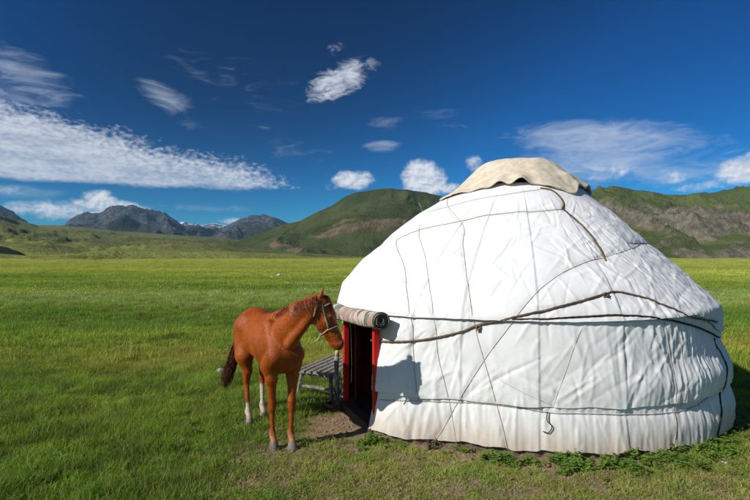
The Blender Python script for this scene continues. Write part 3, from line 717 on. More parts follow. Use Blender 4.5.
lift = (.085*bumpa(-119, 5)+.11*bumpa(-103, 6)+.02*bumpa(-82, 6)+.06*bumpa(-50, 7)+.10*bumpa(-30, 9))[None,:]*sstep(tt, .74, 1)
zc = zc+lift+.026*vn(Rc*cs*3.2+5, Rc*sn*3.2+5, 28)+.010*vn(Rc*cs*9+5, Rc*sn*9+5, 29)*tt+.006*vn((ca/(2*np.pi)+.5)[None,:]*40+0*tt, tt*2, 30, 40)*tt**2
cv = np.stack([YC[0]+Rc*cs[None,:], YC[1]+Rc*sn[None,:], zc], -1)
fc = grid_faces(np.ones((NRr-1, NC), bool), NRr, NC)[:, ::-1]
cap = mesh_obj('crown_cover', cv.reshape(-1, 3), fc, M_felt, yurt)
sd = cap.modifiers.new('thick', 'SOLIDIFY'); sd.thickness = .014; sd.offset = -1

# door frame, leaf and threshold
Jf = np.array([YC[0]+2.69*math.cos(DOOR0), YC[1]+2.69*math.sin(DOOR0)]); Jn = np.array([.02, 5.60])
dd = (Jn-Jf)/np.linalg.norm(Jn-Jf); nn = np.array([dd[1], -dd[0]]); 
if nn@np.array([-1, 0]) < 0: nn = -nn
frame = MB()
def v3(p, z): return np.array([p[0], p[1], z])
jw, jd = .055, .075
frame.beam(v3(Jf+dd*jw/2, .03), v3(Jf+dd*jw/2, 1.24), jw, jd, up=(*nn, 0)); frame.beam(v3(Jn-dd*jw/2, .03), v3(Jn-dd*jw/2, 1.24), jw, jd, up=(*nn, 0))
frame.beam(v3(Jf, 1.275), v3(Jn, 1.275), .09, jd-.01, up=(*nn, 0)) if False else frame.beam(v3(Jf-dd*.02, 1.28), v3(Jn+dd*.02, 1.28), jd-.006, .09)
frame.build('door_frame', M_red, yurt, smooth=False)
b = MB(); b.beam(v3(Jf, .045), v3(Jn, .045), .16, .09); b.build('threshold', M_wdark, yurt, smooth=False)
leafd = np.array([.42, .91]); leafd /= np.linalg.norm(leafd)
ln_ = np.array([leafd[1], -leafd[0]]); L0 = Jf+dd*.03-nn*.13
b = MB()
b.beam(v3(L0+leafd*.24, .08), v3(L0+leafd*.24, 1.22), .48, .028, up=(*ln_, 0))
for z0, z1 in ((.14, .55), (.62, 1.14)):
    b.beam(v3(L0+leafd*.24+ln_*.018, z0), v3(L0+leafd*.24+ln_*.018, z1), .33, .016, up=(*ln_, 0))
b.build('door', M_redd, yurt, smooth=False)

# patterned felt door flap rolled up above the door
def m_rug(t, b):
    p = opos(t); uv = t.node('ShaderNodeAttribute', attribute_name='along').outputs['Fac']; vv = t.node('ShaderNodeAttribute', attribute_name='wrap').outputs['Fac']
    q = t.comb(uv, vv)
    vo = t.node('ShaderNodeTexVoronoi', ins={'Vector': q, 'Scale': 9.}); ck = t.node('ShaderNodeTexChecker', ins={'Vector': q, 'Scale': 14.})
    n = t.noise(q, 6, 3, .5)
    c = t.mix(t.ss(n, .45, .5), (.40, .34, .27), (.36, .20, .17)); s = t.node('ShaderNodeSeparateXYZ'); t.l.new(vo.outputs['Color'], s.inputs[0])
    c = t.mix(t.ss(s.outputs[0], .60, .64), c, (.05, .16, .08)); c = t.mix(t.ss(s.outputs[1], .72, .76), c, (.05, .04, .04)); c = t.mix(t.ss(s.outputs[2], .65, .69), c, (.55, .48, .40))
    c = t.mix(t.ss(vv, .23, .22), c, (.035, .038, .045))
    setc(t, b, t.mix(.35, c, t.mix(t.noise(p, 40, 4, .6), (.2, .15, .12), (.5, .42, .35)))); b.inputs['Roughness'].default_value = 1; bump(t, b, t.noise(p, 60, 4, .6), .8, .006)
M_rug = mat('patterned_felt', m_rug)
A0 = np.array([.07, 5.43, 1.305]); A1 = np.array([-.50, 6.72, 1.27]); ax = A1-A0; LA = np.linalg.norm(ax); ax /= LA
e1 = np.cross(ax, [0,0,1]); e1 /= np.linalg.norm(e1); e2 = np.cross(e1, ax)
turns = 4.2; ns = 150; na = 30; Vv = []; al = []; wr = []
ang = np.linspace(0, turns*2*np.pi, ns); rad = .020+.092*ang/ang[-1]
for sgn in (0, 1):
    for i in range(na):
        for j in range(ns):
            rj = rad[j]-(.013 if sgn else 0); f = i/(na-1); wob_ = 1+.06*math.sin(f*9+ang[j]*.7)
            p = A0+ax*(LA*f+.012*math.sin(ang[j]*1.3)*(1 if f < .5 else -1))+(e1*math.cos(ang[j]+2.6)+e2*math.sin(ang[j]+2.6))*rj*wob_-np.array([0,0,.02*math.sin(f*math.pi)])
            Vv.append(p); al.append(f*LA*2.0); wr.append(ang[j]/ang[-1]*2 if f > .004 else 0)
Fr = []
for sgn in (0, 1):
    o_ = sgn*na*ns
    for i in range(na-1):
        for j in range(ns-1): 
            q = (o_+i*ns+j, o_+i*ns+j+1, o_+(i+1)*ns+j+1, o_+(i+1)*ns+j); Fr.append(q if sgn else q[::-1])
for j in range(ns-1):
    for i in (0, na-1): q = (i*ns+j, i*ns+j+1, na*ns+i*ns+j+1, na*ns+i*ns+j); Fr.append(q if i == 0 else q[::-1])
for i in range(na-1):
    for j in (0, ns-1): q = (i*ns+j, (i+1)*ns+j, na*ns+(i+1)*ns+j, na*ns+i*ns+j); Fr.append(q)
rug = mesh_obj('door_flap', Vv, Fr, M_rug, yurt); attr(rug, 'along', al); attr(rug, 'wrap', wr)
tag(rug, 'rolled up patterned felt door flap with dark coiled end')


# ------------------------------------------------------------------ the horse (one skin grown round its bones)
F0 = np.array([-.976, 5.24]); Hh = np.array([.49, -.87]); Hh /= np.linalg.norm(Hh); Rt = np.array([Hh[1], -Hh[0]])
def B(s, t, z): return np.array([F0[0]+Hh[0]*s+Rt[0]*t, F0[1]+Hh[1]*s+Rt[1]*t, z])
H3 = np.array([*Hh, 0]); R3 = np.array([*Rt, 0])
prims = []
def rc(a, b, ra, rb, k=.05, ax=None, sq=1., sub=False): prims.append((np.array(a, float), np.array(b, float), ra, rb, k, ax, sq, sub))
# trunk
rc(B(-.22,0,1.05), B(-.80,0,1.09), .262, .262, .04, R3, .82)
rc(B(-.02,0,1.07), B(-.30,0,1.05), .200, .252, .10, R3, .76)
rc(B(-.10,0,1.30), B(-.42,0,1.27), .085, .09, .10, R3, .7)
rc(B(-.98,0,1.14), B(-1.08,0,1.10), .245, .215, .10, R3, .92)
for q in (-1, 1):
    rc(B(-.86,.15*q,1.27), B(-.90,.16*q,1.20), .055, .08, .07)                      # point of hip
    rc(B(-1.00,.13*q,1.12), B(-.92,.16*q,.84), .16, .12, .06, R3, .8)              # thigh
    rc(B(-1.20,.09*q,1.10), B(-1.10,.12*q,.82), .095, .09, .07)                     # buttock
    rc(B(-.08,.115*q,1.26), B(.12,.115*q,1.0), .085, .090, .06, R3, .72)               # shoulder blade
    rc(B(.12,.11*q,.99), B(-.03,.125*q,.87), .085, .095, .045)                          # upper arm to elbow
rc(B(.11,0,1.0), B(.05,0,.90), .11, .11, .06)                                       # breast
# limbs
def foreleg(q, hs, ht):
    sh = .125*q
    knee = B(hs*.8, ht+.01*q, .455)
    rc(B(-.01,sh,.86), B(.0,sh*.92,.74), .083, .060, .04)
    rc(B(.0,sh*.92,.74), knee+np.array([0,0,.05]), .058, .036, .03)
    rc(knee+np.array([0,0,.035]), knee-np.array([0,0,.035]), .044, .040, .02)
    fet = B(hs-.005, ht, .155)
    rc(knee-np.array([0,0,.04]), fet+np.array([0,0,.03]), .031, .027, .015, R3, .85)
    rc(fet-H3*.006, fet+np.array([0,0,.02])-H3*.004, .036, .032, .015)
    rc(fet, B(hs+.04, ht, .075), .031, .033, .015)
def hindleg(q, hs, ht):
    hock = B(hs-.075, ht+.01*q, .50); st = B(-.90,.15*q,.82)
    rc(st, hock+H3*.055+np.array([0,0,.15]), .115, .062, .06, R3, .8)
    rc(hock+H3*.055+np.array([0,0,.15]), hock+np.array([0,0,.01]), .060, .044, .03, R3, .85)
    rc(hock-H3*.040+np.array([0,0,.055]), hock-H3*.01-np.array([0,0,.06]), .026, .030, .02)    # point of hock
    rc(hock-H3*.045+np.array([0,0,.05]), st-H3*.17+np.array([0,0,-.02]), .018, .045, .03)      # Achilles
    fet = B(hs-.03, ht, .155)
    rc(hock, fet+np.array([0,0,.03]), .036, .028, .02, R3, .85)
    rc(fet-H3*.006, fet+np.array([0,0,.02]), .037, .033, .015)
    rc(fet, B(hs+.02, ht, .075), .031, .034, .015)
foreleg(1, -.047, .084); foreleg(-1, .047, -.084)
hindleg(1, -.875, .108); hindleg(-1, -1.047, -.115)
# neck, turned to the left towards the door
NL = np.array([.25, .97, 0]); NL /= np.linalg.norm(NL)
NECK0 = len(prims); c0 = B(-.03,0,1.13); c1 = np.array([-.885,5.12,1.27]); c2 = np.array([-.775,5.06,1.385]); c3 = np.array([-.655,5.045,1.475])
rc(c0, c1, .172, .140, .06, np.array([.87,.49,0.]), .70); rc(c1, c2, .140, .106, .05, NL, .62); rc(c2, c3, .106, .084, .05, NL, .62)
rc(c3, np.array([-.575,5.05,1.505]), .088, .074, .04, NL, .70)
rc(B(-.16,0,1.36), np.array([-.80,5.07,1.495]), .055, .035, .06); rc(np.array([-.80,5.07,1.495]), np.array([-.60,5.05,1.575]), .035, .032, .05)    # crest
rc(np.array([-.86,5.05,1.12]), np.array([-.64,5.03,1.39]), .055, .040, .04)                                   # windpipe
# head
HL = np.array([-.08, .995, .0]); HL /= np.linalg.norm(HL)
HEAD0 = len(prims)
rc([-.545,5.05,1.545], [-.475,5.06,1.40], .070, .078, .035, HL, .85)       # skull and brow
rc([-.480,5.06,1.40], [-.405,5.075,1.20], .070, .047, .03, HL, .80)        # nasal bone
rc([-.405,5.075,1.20], [-.375,5.08,1.125], .050, .052, .03, HL, .90)       # nose
rc([-.372,5.08,1.115], [-.375,5.08,1.095], .047, .042, .02, HL, .95)       # upper lip
rc([-.425,5.08,1.115], [-.405,5.08,1.085], .034, .028, .012)               # chin
rc([-.565,5.055,1.375], [-.535,5.055,1.34], .080, .078, .03, HL, .62)      # round cheek
rc([-.53,5.055,1.31], [-.43,5.075,1.13], .060, .036, .03, HL, .66)         # jaw bar
for q in (-1, 1):
    e = np.array([-.455,5.065,1.405])+HL*q*.058
    rc(e, e+np.array([.01,0,-.02]), .022, .020, .02)                        # brow over the eye
    rc(np.array([-.50,5.06,1.35])+HL*q*.052, np.array([-.43,5.07,1.22])+HL*q*.036, .014, .008, .03)   # cheek crest
    nzl = np.array([-.348,5.08,1.125])+HL*q*.032
    rc(nzl, nzl+np.array([0,0,.01]), .020, .016, .015)
    eb = np.array([-.545,5.05,1.595])+HL*q*.042; et = eb+np.array([.030,0,.085])+HL*q*.008
    rc(eb, (eb+et)/2, .022, .020, .02, np.array([.9,0,-.3])/np.linalg.norm([.9,0,-.3]), .75); rc((eb+et)/2, et, .020, .004, .008, np.array([.9,0,-.3])/np.linalg.norm([.9,0,-.3]), .6)
    rc(nzl+np.array([.016,0,.0])+HL*q*.012, nzl+np.array([.010,0,.016])+HL*q*.012, .007, .006, .006, None, 1, True)    # nostril
rc([-.352,5.02,1.103], [-.40,5.02,1.108], .004, .003, .006, None, 1, True)      # mouth line, near side
rc([-.345,5.14,1.103], [-.40,5.14,1.108], .004, .003, .006, None, 1, True)
HEAD1 = NECK1 = len(prims)
# shallow hollows: between muscles, behind the elbow, flank
for q in (-1, 1):
    rc(B(-.72,.285*q,1.20), B(-.80,.27*q,1.02), .035, .03, .09, None, 1, True)
    rc(B(-.19,.235*q,1.25), B(-.09,.235*q,.95), .007, .008, .07, None, 1, True)
    rc(B(-1.10,.235*q,1.14), B(-1.04,.25*q,.92), .008, .010, .04, None, 1, True)
    for w_ in range(5): rc(B(-.36-.085*w_,.262*q,1.16), B(-.42-.085*w_,.255*q,.93), .004, .005, .035, None, 1, True)      # between the ribs
# the neck and head reach forward over the right shoulder: every bone of them is carried the same way
HD = np.array([.020, -.20, .028])
def fk(p): k = np.clip((p[0]+.98)/.36, 0, 1)*np.clip((p[2]-.98)/.12, 0, 1); return k*k*(3-2*k)
def turn(P, k=1): P = np.array(P, float); P[..., 1] += k*.09*np.clip(1.50-P[..., 2], 0, 1); return P      # the muzzle points a little away, into the doorway
def fwd(p): p = np.asarray(p, float); return p+HD*fk(p)
for i in range(NECK0, NECK1):
    p = prims[i]; a, b_ = (turn(p[0]), turn(p[1])) if i >= HEAD0 else (p[0], p[1])
    prims[i] = ((a+HD, b_+HD) if i >= HEAD0 else (fwd(a), fwd(b_)))+p[2:]

h = .0095
lo = np.array([-1.98, 4.62, .045]); hi = np.array([-.28, 6.68, 1.74])
dims = np.ceil((hi-lo)/h).astype(int)+1
Fd = np.full(dims, .5, np.float32)
gxs = [lo[i]+np.arange(dims[i])*h for i in range(3)]
for (a, b_, ra, rb, k, axs, sq, sub) in prims:
    m_ = max(ra, rb)+k*1.6+.04
    l0 = np.maximum(np.floor((np.minimum(a, b_)-m_-lo)/h).astype(int), 0); l1 = np.minimum(np.ceil((np.maximum(a, b_)+m_-lo)/h).astype(int)+1, dims)
    X, Y, Z = np.meshgrid(*[gxs[i][l0[i]:l1[i]].astype(np.float32) for i in range(3)], indexing='ij', sparse=False)
    p = np.stack([X, Y, Z], -1)-a.astype(np.float32)
    bb = b_-a
    if axs is not None and sq != 1:
        axs = np.asarray(axs, float); dt = p@axs.astype(np.float32); p = p+axs.astype(np.float32)*(dt*(1/sq-1))[...,None]; bb = bb+axs*((bb@axs)*(1/sq-1))
    L2 = bb@bb+1e-9; t = np.clip((p@bb.astype(np.float32))/L2, 0, 1)
    d = np.linalg.norm(p-t[...,None]*bb.astype(np.float32), axis=-1)-(ra+(rb-ra)*t)
    sl_ = tuple(slice(l0[i], l1[i]) for i in range(3)); D0 = Fd[sl_]
    if not sub:
        hh_ = np.clip(.5+.5*(D0-d)/k, 0, 1); Fd[sl_] = D0*(1-hh_)+d*hh_-k*hh_*(1-hh_)
    else:
        hh_ = np.clip(.5-.5*(D0+d)/k, 0, 1); Fd[sl_] = D0*(1-hh_)+(-d)*hh_+k*hh_*(1-hh_)
def surface_nets(Fd, lo, h):
    S = Fd < 0; nx, ny, nz = Fd.shape
    acc = np.zeros((nx-1, ny-1, nz-1, 3), np.float32); cnt = np.zeros((nx-1, ny-1, nz-1), np.float32)
    cor = [(i,j,k) for i in (0,1) for j in (0,1) for k in (0,1)]
    v = lambda c: Fd[c[0]:nx-1+c[0], c[1]:ny-1+c[1], c[2]:nz-1+c[2]]
    for a in cor:
        for ax_ in range(3):
            if a[ax_]: continue
            b_ = list(a); b_[ax_] = 1; b_ = tuple(b_)
            fa, fb_ = v(a), v(b_); cr = (fa < 0) != (fb_ < 0); t = np.where(cr, fa/np.where(cr, fa-fb_, 1), 0)
            for q in range(3): acc[...,q] += np.where(cr, (a[q]+(t if q == ax_ else 0)), 0)
            cnt += cr
    act = cnt > 0; idx = -np.ones(act.shape, int); idx[act] = np.arange(act.sum())
    ii = np.stack(np.nonzero(act), 1); V = (ii+acc[act]/cnt[act][:,None])*h+lo
    Fc = []
    for ax_ in range(3):
        s0 = [slice(1,-1)]*3; s0[ax_] = slice(0,-1); s1 = list(s0); s1[ax_] = slice(1,None)
        A = S[tuple(s0)]; Bq = S[tuple(s1)]; 
        e = np.stack(np.nonzero(A != Bq), 1); inside = A[tuple(e.T)]
        off = np.array([1,1,1]); off[ax_] = 0; c = e+off
        u, w_ = [(1,2),(2,0),(0,1)][ax_]; U = np.zeros(3, int); U[u] = 1; W = np.zeros(3, int); W[w_] = 1
        q = np.stack([idx[tuple((c-U-W).T)], idx[tuple((c-W).T)], idx[tuple(c.T)], idx[tuple((c-U).T)]], 1)
        q[~inside] = q[~inside][:, ::-1]; Fc.append(q)
    Fc = np.vstack(Fc); return V, Fc[(Fc >= 0).all(1)]
HV, HF = surface_nets(Fd, lo, h)
# even the grid out a little
for _ in range(2):
    acc = np.zeros_like(HV); cn = np.zeros(len(HV))
    for k in range(4):
        a_, b_ = HF[:,k], HF[:,(k+1) % 4]
        np.add.at(acc, a_, HV[b_]); np.add.at(cn, a_, 1); np.add.at(acc, b_, HV[a_]); np.add.at(cn, b_, 1)
    HV = HV*.5+.5*acc/np.maximum(cn, 1)[:,None]
horse = empty('horse', (F0[0], F0[1], 0)); tag(horse, 'chestnut horse in a rope halter standing before the yurt door', 'horse')
def m_coat(t, b):
    p = opos(t); n = t.noise(p, 5, 5, .6); n2 = t.noise(t.mapping(p, (1, 1, .3)), 90, 4, .6); n3 = t.noise(p, 2.2, 4, .5)
    c = t.mix(t.ss(n, .3, .7), (.27, .052, .006), (.42, .092, .010)); c = t.mix(t.m('MULTIPLY', t.ss(n3, .45, .65), .6), c, (.20, .040, .007))
    c = t.mix(t.m('MULTIPLY', t.ss(n2, .5, .8), .3), c, (.42, .14, .035))
    n5 = t.noise(p, 9, 6, .7); c = t.mix(t.m('MULTIPLY', t.ss(n5, .55, .72), .18), c, (.40, .20, .10)); c = t.mix(at(t, 'dark'), c, (.035, .018, .012)); c = t.mix(at(t, 'white'), c, (.62, .50, .40)); c = t.mix(at(t, 'pale'), c, (.50, .27, .12))
    setc(t, b, c); b.inputs['Roughness'].default_value = .42; b.inputs['Specular IOR Level'].default_value = .22; bump(t, b, t.m('ADD', t.m('MULTIPLY', n, 3.5), t.m('MULTIPLY', n2, 1.5)), .6, .008)
M_coat = mat('chestnut_coat', m_coat)
body = mesh_obj('body', HV, HF, M_coat, horse)
x_, y_, z_ = HV.T
nz = vn(x_*30, z_*30+y_*20, 33)*.02
hoofc = {'fr': B(-.047,.084,0), 'fl': B(.047,-.084,0), 'hr': B(-.875,.108,0), 'hl': B(-1.047,-.115,0)}
white = np.zeros(len(HV)); pale = np.zeros(len(HV)); dark = np.zeros(len(HV))
near = lambda k: np.hypot(x_-hoofc[k][0], y_-hoofc[k][1]) < .17
white[near('hr')] = np.maximum(white, 1-sstep(z_+nz, .25, .29))[near('hr')]
white[near('hl')] = np.maximum(white, 1-sstep(z_+nz, .40, .44))[near('hl')]
for k in ('fr', 'fl'): pale[near(k)] = (1-sstep(z_+nz, .10, .20))[near(k)]*.8
pale = np.maximum(pale, .75*(1-sstep(z_+nz, .09, .15))*(z_ < .2))
HV0 = HV; HV = turn(HV0-HD, -1); x_, y_, z_ = HV.T       # head markings are read in the head's own frame
hd = (x_ > -.62) & (z_ > 1.0)
mz = np.clip(1-np.linalg.norm(HV-np.array([-.36,5.08,1.09]), axis=1)/.085, 0, 1); dark = np.maximum(dark, sstep(mz, .1, .5)*.55*hd)
face_n = x_-(-.455+(1.44-z_)*.36)          # front of the face
blz = sstep(face_n, .035, .055)*(1-sstep(np.abs((HV-np.array([-.44,5.07,1.3]))@HL)+nz*.5, .018, .034))*sstep(z_, 1.10, 1.14)*(1-sstep(z_, 1.50, 1.54))*hd
for q in (-1, 1):
    nd = np.linalg.norm(HV-(np.array([-.335,5.08,1.128])+HL*q*.044), axis=1); dark = np.maximum(dark, 1-sstep(nd, .010, .020))
    ed = np.linalg.norm(HV-(np.array([-.452,5.065,1.390])+HL*q*.066), axis=1); dark = np.maximum(dark, .8*(1-sstep(ed, .018, .032)))
mo = np.abs(z_-1.103)+np.clip(-.40-x_, 0, 1)*3; dark = np.maximum(dark, .8*(1-sstep(mo, .003, .009))*(x_ > -.42)*hd)
white = np.maximum(white, blz); dark[(mz > .2) & (blz > .3)] = 0
attr(body, 'white', white); attr(body, 'pale', pale); attr(body, 'dark', dark); HV = HV0; x_, y_, z_ = HV.T
# the short summer coat: fine hairs lying back and down along the body
rh = np.random.default_rng(5); vn_ = np.zeros_like(HV); fa = HV[HF[:,1]]-HV[HF[:,0]]; fb_ = HV[HF[:,3]]-HV[HF[:,0]]; fnn = np.cross(fa, fb_)
for k in range(4): np.add.at(vn_, HF[:,k], fnn)
vn_ /= np.linalg.norm(vn_, axis=1)[:,None]+1e-12
if (vn_*(HV-HV.mean(0))).sum() < 0: vn_ = -vn_
ih = rh.integers(0, len(HV), 110000); P = HV[ih]+rh.normal(0, .004, (len(ih), 3)); Nn = vn_[ih]; P = P-Nn*((P-HV[ih])*Nn).sum(1)[:,None]
leg = np.clip((.75-P[:,2])/.2, 0, 1)[:,None]; flow = (-H3*.75+np.array([0,0,-.65]))*(1-leg)+np.array([0,0,-1.])*leg+rh.normal(0, .22, P.shape)
flow += .5*np.stack([vn(P[:,0]*7, P[:,2]*7, 37), vn(P[:,1]*7+9, P[:,2]*7, 38), 0*P[:,0]], 1)
flow -= Nn*(flow*Nn).sum(1)[:,None]; flow /= np.linalg.norm(flow, axis=1)[:,None]+1e-9
sd_ = np.cross(flow, Nn)*(.0009+.0011*rh.random(len(P)))[:,None]; LL = (.009+.009*rh.random(len(P)))[:,None]
T0 = P-sd_-Nn*.0005; T1 = P+sd_-Nn*.0005; T2 = P+flow*LL+Nn*(.0018+.0022*rh.random(len(P)))[:,None]
hm_ = (dark[ih] < .5); T0, T1, T2, ihh = T0[hm_], T1[hm_], T2[hm_], ih[hm_]; n_h = len(T0)
def m_fur(t, b):
    v = at(t, 'tone'); n3 = t.noise(opos(t), 2.2, 4, .5); c = t.mix(v, (.19, .034, .005), (.60, .155, .018)); c = t.mix(t.m('MULTIPLY', t.ss(n3, .45, .65), .5), c, (.20, .040, .007))
    c = t.mix(at(t, 'white'), c, (.62, .50, .40)); c = t.mix(at(t, 'pale'), c, (.50, .27, .12)); c = t.mix(at(t, 'dark'), c, (.035, .018, .012)); setc(t, b, c)
    b.inputs['Roughness'].default_value = .42; b.inputs['Specular IOR Level'].default_value = .22
fur = mesh_obj('coat_hair', np.vstack([T0, T1, T2]), np.stack([np.arange(n_h), np.arange(n_h)+n_h, np.arange(n_h)+2*n_h], 1), mat('coat_hair', m_fur), horse, smooth=False)
for nm, vals in (('white', white), ('pale', pale), ('dark', dark)): attr(fur, nm, np.tile(vals[ihh], 3))
attr(fur, 'tone', np.tile(rh.random(n_h)**1.3, 3))
# hooves
M_hoof = mat('hoof', simple((.10, .085, .075), (.22, .19, .17), 20, .5, .4, .002, (1,1,.3)))
for k, (dx_) in zip(('fr', 'fl', 'hr', 'hl'), (.03, .03, .01, .01)):
    c = hoofc[k]+H3*dx_; b = MB(); n = 18; rings = [(.090,.034,-.004),(.078,.043,.0),(.045,.049,.008),(.012,.056,.016),(-.003,.056,.018)]
    for (z, rd, sh) in rings:
        for j in range(n):
            a = 2*math.pi*j/n; rr_ = rd*(1 if math.cos(a) > -.3 else .86); q = c+H3*(math.cos(a)*rr_*1.08+sh)+R3*(math.sin(a)*rr_*.95); b.v.append((q[0], q[1], z-(.0 if math.cos(a) > 0 else .01*(z > .05))))
    for i in range(len(rings)-1):
        for j in range(n): b.f.append((i*n+j, (i+1)*n+j, (i+1)*n+(j+1) % n, i*n+(j+1) % n))
    b.f.append(tuple(range(n))[::-1]); b.f.append(tuple((len(rings)-1)*n+j for j in range(n))); b.build('hoof', M_hoof, horse)
# eyes
def m_eye(t, b): setc(t, b, (.012, .008, .006)); b.inputs['Roughness'].default_value = .08; b.inputs['Specular IOR Level'].default_value = .6
M_eye = mat('eye', m_eye)
def ball(c, r_, n=12, m=16, sc_=(1,1,1)):
    V_ = []; F_ = []
    for i in range(n+1):
        for j in range(m):
            a, b_ = math.pi*i/n, 2*math.pi*j/m; V_.append((c[0]+r_*sc_[0]*math.sin(a)*math.cos(b_), c[1]+r_*sc_[1]*math.sin(a)*math.sin(b_), c[2]+r_*sc_[2]*math.cos(a)))
    for i in range(n):
        for j in range(m): F_.append((i*m+j, (i+1)*m+j, (i+1)*m+(j+1) % m, i*m+(j+1) % m))
    return V_, F_
for q in (-1, 1):
    V_, F_ = ball(turn(np.array([-.452,5.065,1.390])+HL*q*.066)+HD, .0185); mesh_obj('eye', V_, F_, M_eye, horse)
# hair
def m_hair(c1, c2):
    def f(t, b):
        n = t.noise(opos(t), 30, 3, .5); setc(t, b, t.mix(t.ss(n, .35, .65), c1, c2)); b.inputs['Roughness'].default_value = .5
    return f
M_mane = mat('mane_hair', m_hair((.12, .030, .009), (.24, .07, .02))); M_tail = mat('tail_hair', m_hair((.045, .016, .008), (.16, .055, .020)))
crest_pts = catmull([B(-.20,0,1.40), B(-.08,0,1.425), fwd([-.90,5.12,1.485]), fwd([-.80,5.07,1.515]), fwd([-.70,5.055,1.56]), fwd([-.60,5.05,1.59]), fwd([-.555,5.05,1.60])], 30)
b = MB()
for k in range(620):
    f = random.random(); i = int(f*(len(crest_pts)-1)); c = crest_pts[i]+np.array([0, random.uniform(-.012,.018), random.uniform(-.02,.0)])
    L = random.uniform(.04, .11)*(1.0 if f > .25 else .6); back = 1 if random.random() < .5 else -1.15        # most of it falls to the far side
    sw = random.uniform(-.03, .03)
    pts = [c, c+np.array([sw*.4, .034*back, .004]), c+np.array([sw*.8, .070*back, -L*.45]), c+np.array([sw, .098*back, -L])]
    b.tube(catmull(pts, 3), np.linspace(.0030, .0010, 10), 3, cap=False)
b.build('mane', M_mane, horse)
b = MB()
for k in range(60):
    c = HD+np.array([-.535,5.05,1.60])+np.array([random.uniform(-.02,.02), random.uniform(-.03,.03), 0]); L = random.uniform(.08, .15)
    pts = [c, c+np.array([.05, random.uniform(-.01,.01), -.02]), c+np.array([.062+L*.30, random.uniform(-.02,.02), -.02-L])]
    b.tube(catmull(pts, 4), np.linspace(.004, .001, 9), 3, cap=False)
b.build('forelock', M_mane, horse)
b = MB(); tb = B(-1.27,0,1.22)
dock = [B(-1.20,0,1.26), B(-1.28,.02,1.20), B(-1.31,.07,1.08), B(-1.31,.12,.95)]
b.tube(catmull(dock, 6), np.linspace(.038, .022, 19), 8)
for k in range(330):
    f = random.random(); base = catmull(dock, 6)[int(f*18)]; a = random.uniform(0, 6.283); o_ = np.array([math.cos(a), math.sin(a), 0])*.018
    end = B(-1.40+random.gauss(0,.026), .26+random.gauss(0,.028), random.uniform(.34, .58))
    if random.random() < .3: end = end+np.array([-.06*random.random(), 0, -.04])
    m1 = base+o_+(end-base)*.35+np.array([-.02, 0, -.03])+o_*1.0; m2 = base+o_*1.2+(end-base)*.7+np.array([0, 0, -.04])
    b.tube(catmull([base+o_*.6, m1, m2, end], 3), np.linspace(.0055, .0015, 10), 3, cap=False)
b.build('tail', M_tail, horse)

# rope halter, worn on the head: tubes shrunk on to the skin
from mathutils.bvhtree import BVHTree
bvh = BVHTree.FromPolygons([Vector(v) for v in turn(HV-HD, -1)], [tuple(int(i) for i in f) for f in HF])
M_halter = mat('halter_webbing', simple((.30, .25, .18), (.46, .40, .30), 40, .9, .6, .002))
halter = empty('halter', (0,0,0)); halter.parent = horse; halter.location = (0,0,0)
def hb(b, name): b.v = (turn(np.array(b.v))+HD).tolist(); return b.build(name, M_halter, halter)
def strap(cen, axis_pts, rad, name, rng_=.3):
    """straps found by casting inwards from round the head"""
    b = MB(); out = []
    for d0 in axis_pts:
        o_ = Vector(cen)+Vector(d0)*rng_; hit = bvh.ray_cast(o_, -Vector(d0).normalized(), 1.0)
        if hit[0] is not None: out.append(np.array(hit[0])+np.array(hit[1])*rad*.7)
    if len(out) > 2: b.tube(np.array(out), rad, 7); hb(b, name)
fx = np.array([.93, .02, .36]); fx /= np.linalg.norm(fx)             # towards the front of the face
def loop(cen, u, v_, n=40, a0=0, a1=2*math.pi): return [(np.array(u)*math.cos(a)+np.array(v_)*math.sin(a)).tolist() for a in np.linspace(a0, a1, n)]
strap([-.465,5.07,1.275], loop(0, fx, HL, 40, -1.9, 1.9), .0085, 'noseband')
strap([-.515,5.055,1.50], loop(0, [.93,0,.36], HL, 40, -1.75, 1.75), .0075, 'browband')
for q in (-1, 1):
    P0 = np.array([-.535,5.055,1.53]); P1 = np.array([-.475,5.07,1.285]); out = []
    b = MB()
    for f in np.linspace(0, 1, 14):
        c = P0*(1-f)+P1*f; o_ = Vector(c+HL*q*.3); hit = bvh.ray_cast(o_, Vector(-HL*q), 1.)
        if hit[0] is not None: out.append(np.array(hit[0])+np.array(hit[1])*.006)
    if len(out) > 2: b.tube(np.array(out), .0085, 7); hb(b, 'cheek_strap')
    out = []; b = MB(); P0 = np.array([-.565,5.05,1.58]); P1 = np.array([-.615,5.05,1.40])
    for f in np.linspace(0, 1, 12):
        c = P0*(1-f)+P1*f; o_ = Vector(c+HL*q*.3); hit = bvh.ray_cast(o_, Vector(-HL*q), 1.)
        if hit[0] is not None: out.append(np.array(hit[0])+np.array(hit[1])*.005)
    if len(out) > 2: b.tube(np.array(out), .008, 7); hb(b, 'throat_strap')
b = MB(); k0 = np.array([-.545, 5.06, 1.215])
b.tube(catmull([[-.475,5.02,1.27],[-.515,5.03,1.235],k0], 6), .007, 6); b.tube(catmull([[-.475,5.11,1.27],[-.515,5.09,1.235],k0], 6), .007, 6)
b.tube(catmull([[-.62,5.00,1.39],[-.59,5.03,1.29],k0], 6), .006, 6)
V_, F_ = ball(k0, .017); kk = len(b.v); b.v += V_; b.f += [tuple(i+kk for i in f) for f in F_]
b.tube(catmull([k0, k0+[-.03,-.01,-.05], k0+[-.07,-.02,-.075]], 6), .008, 6); hb(b, 'chin_knot')

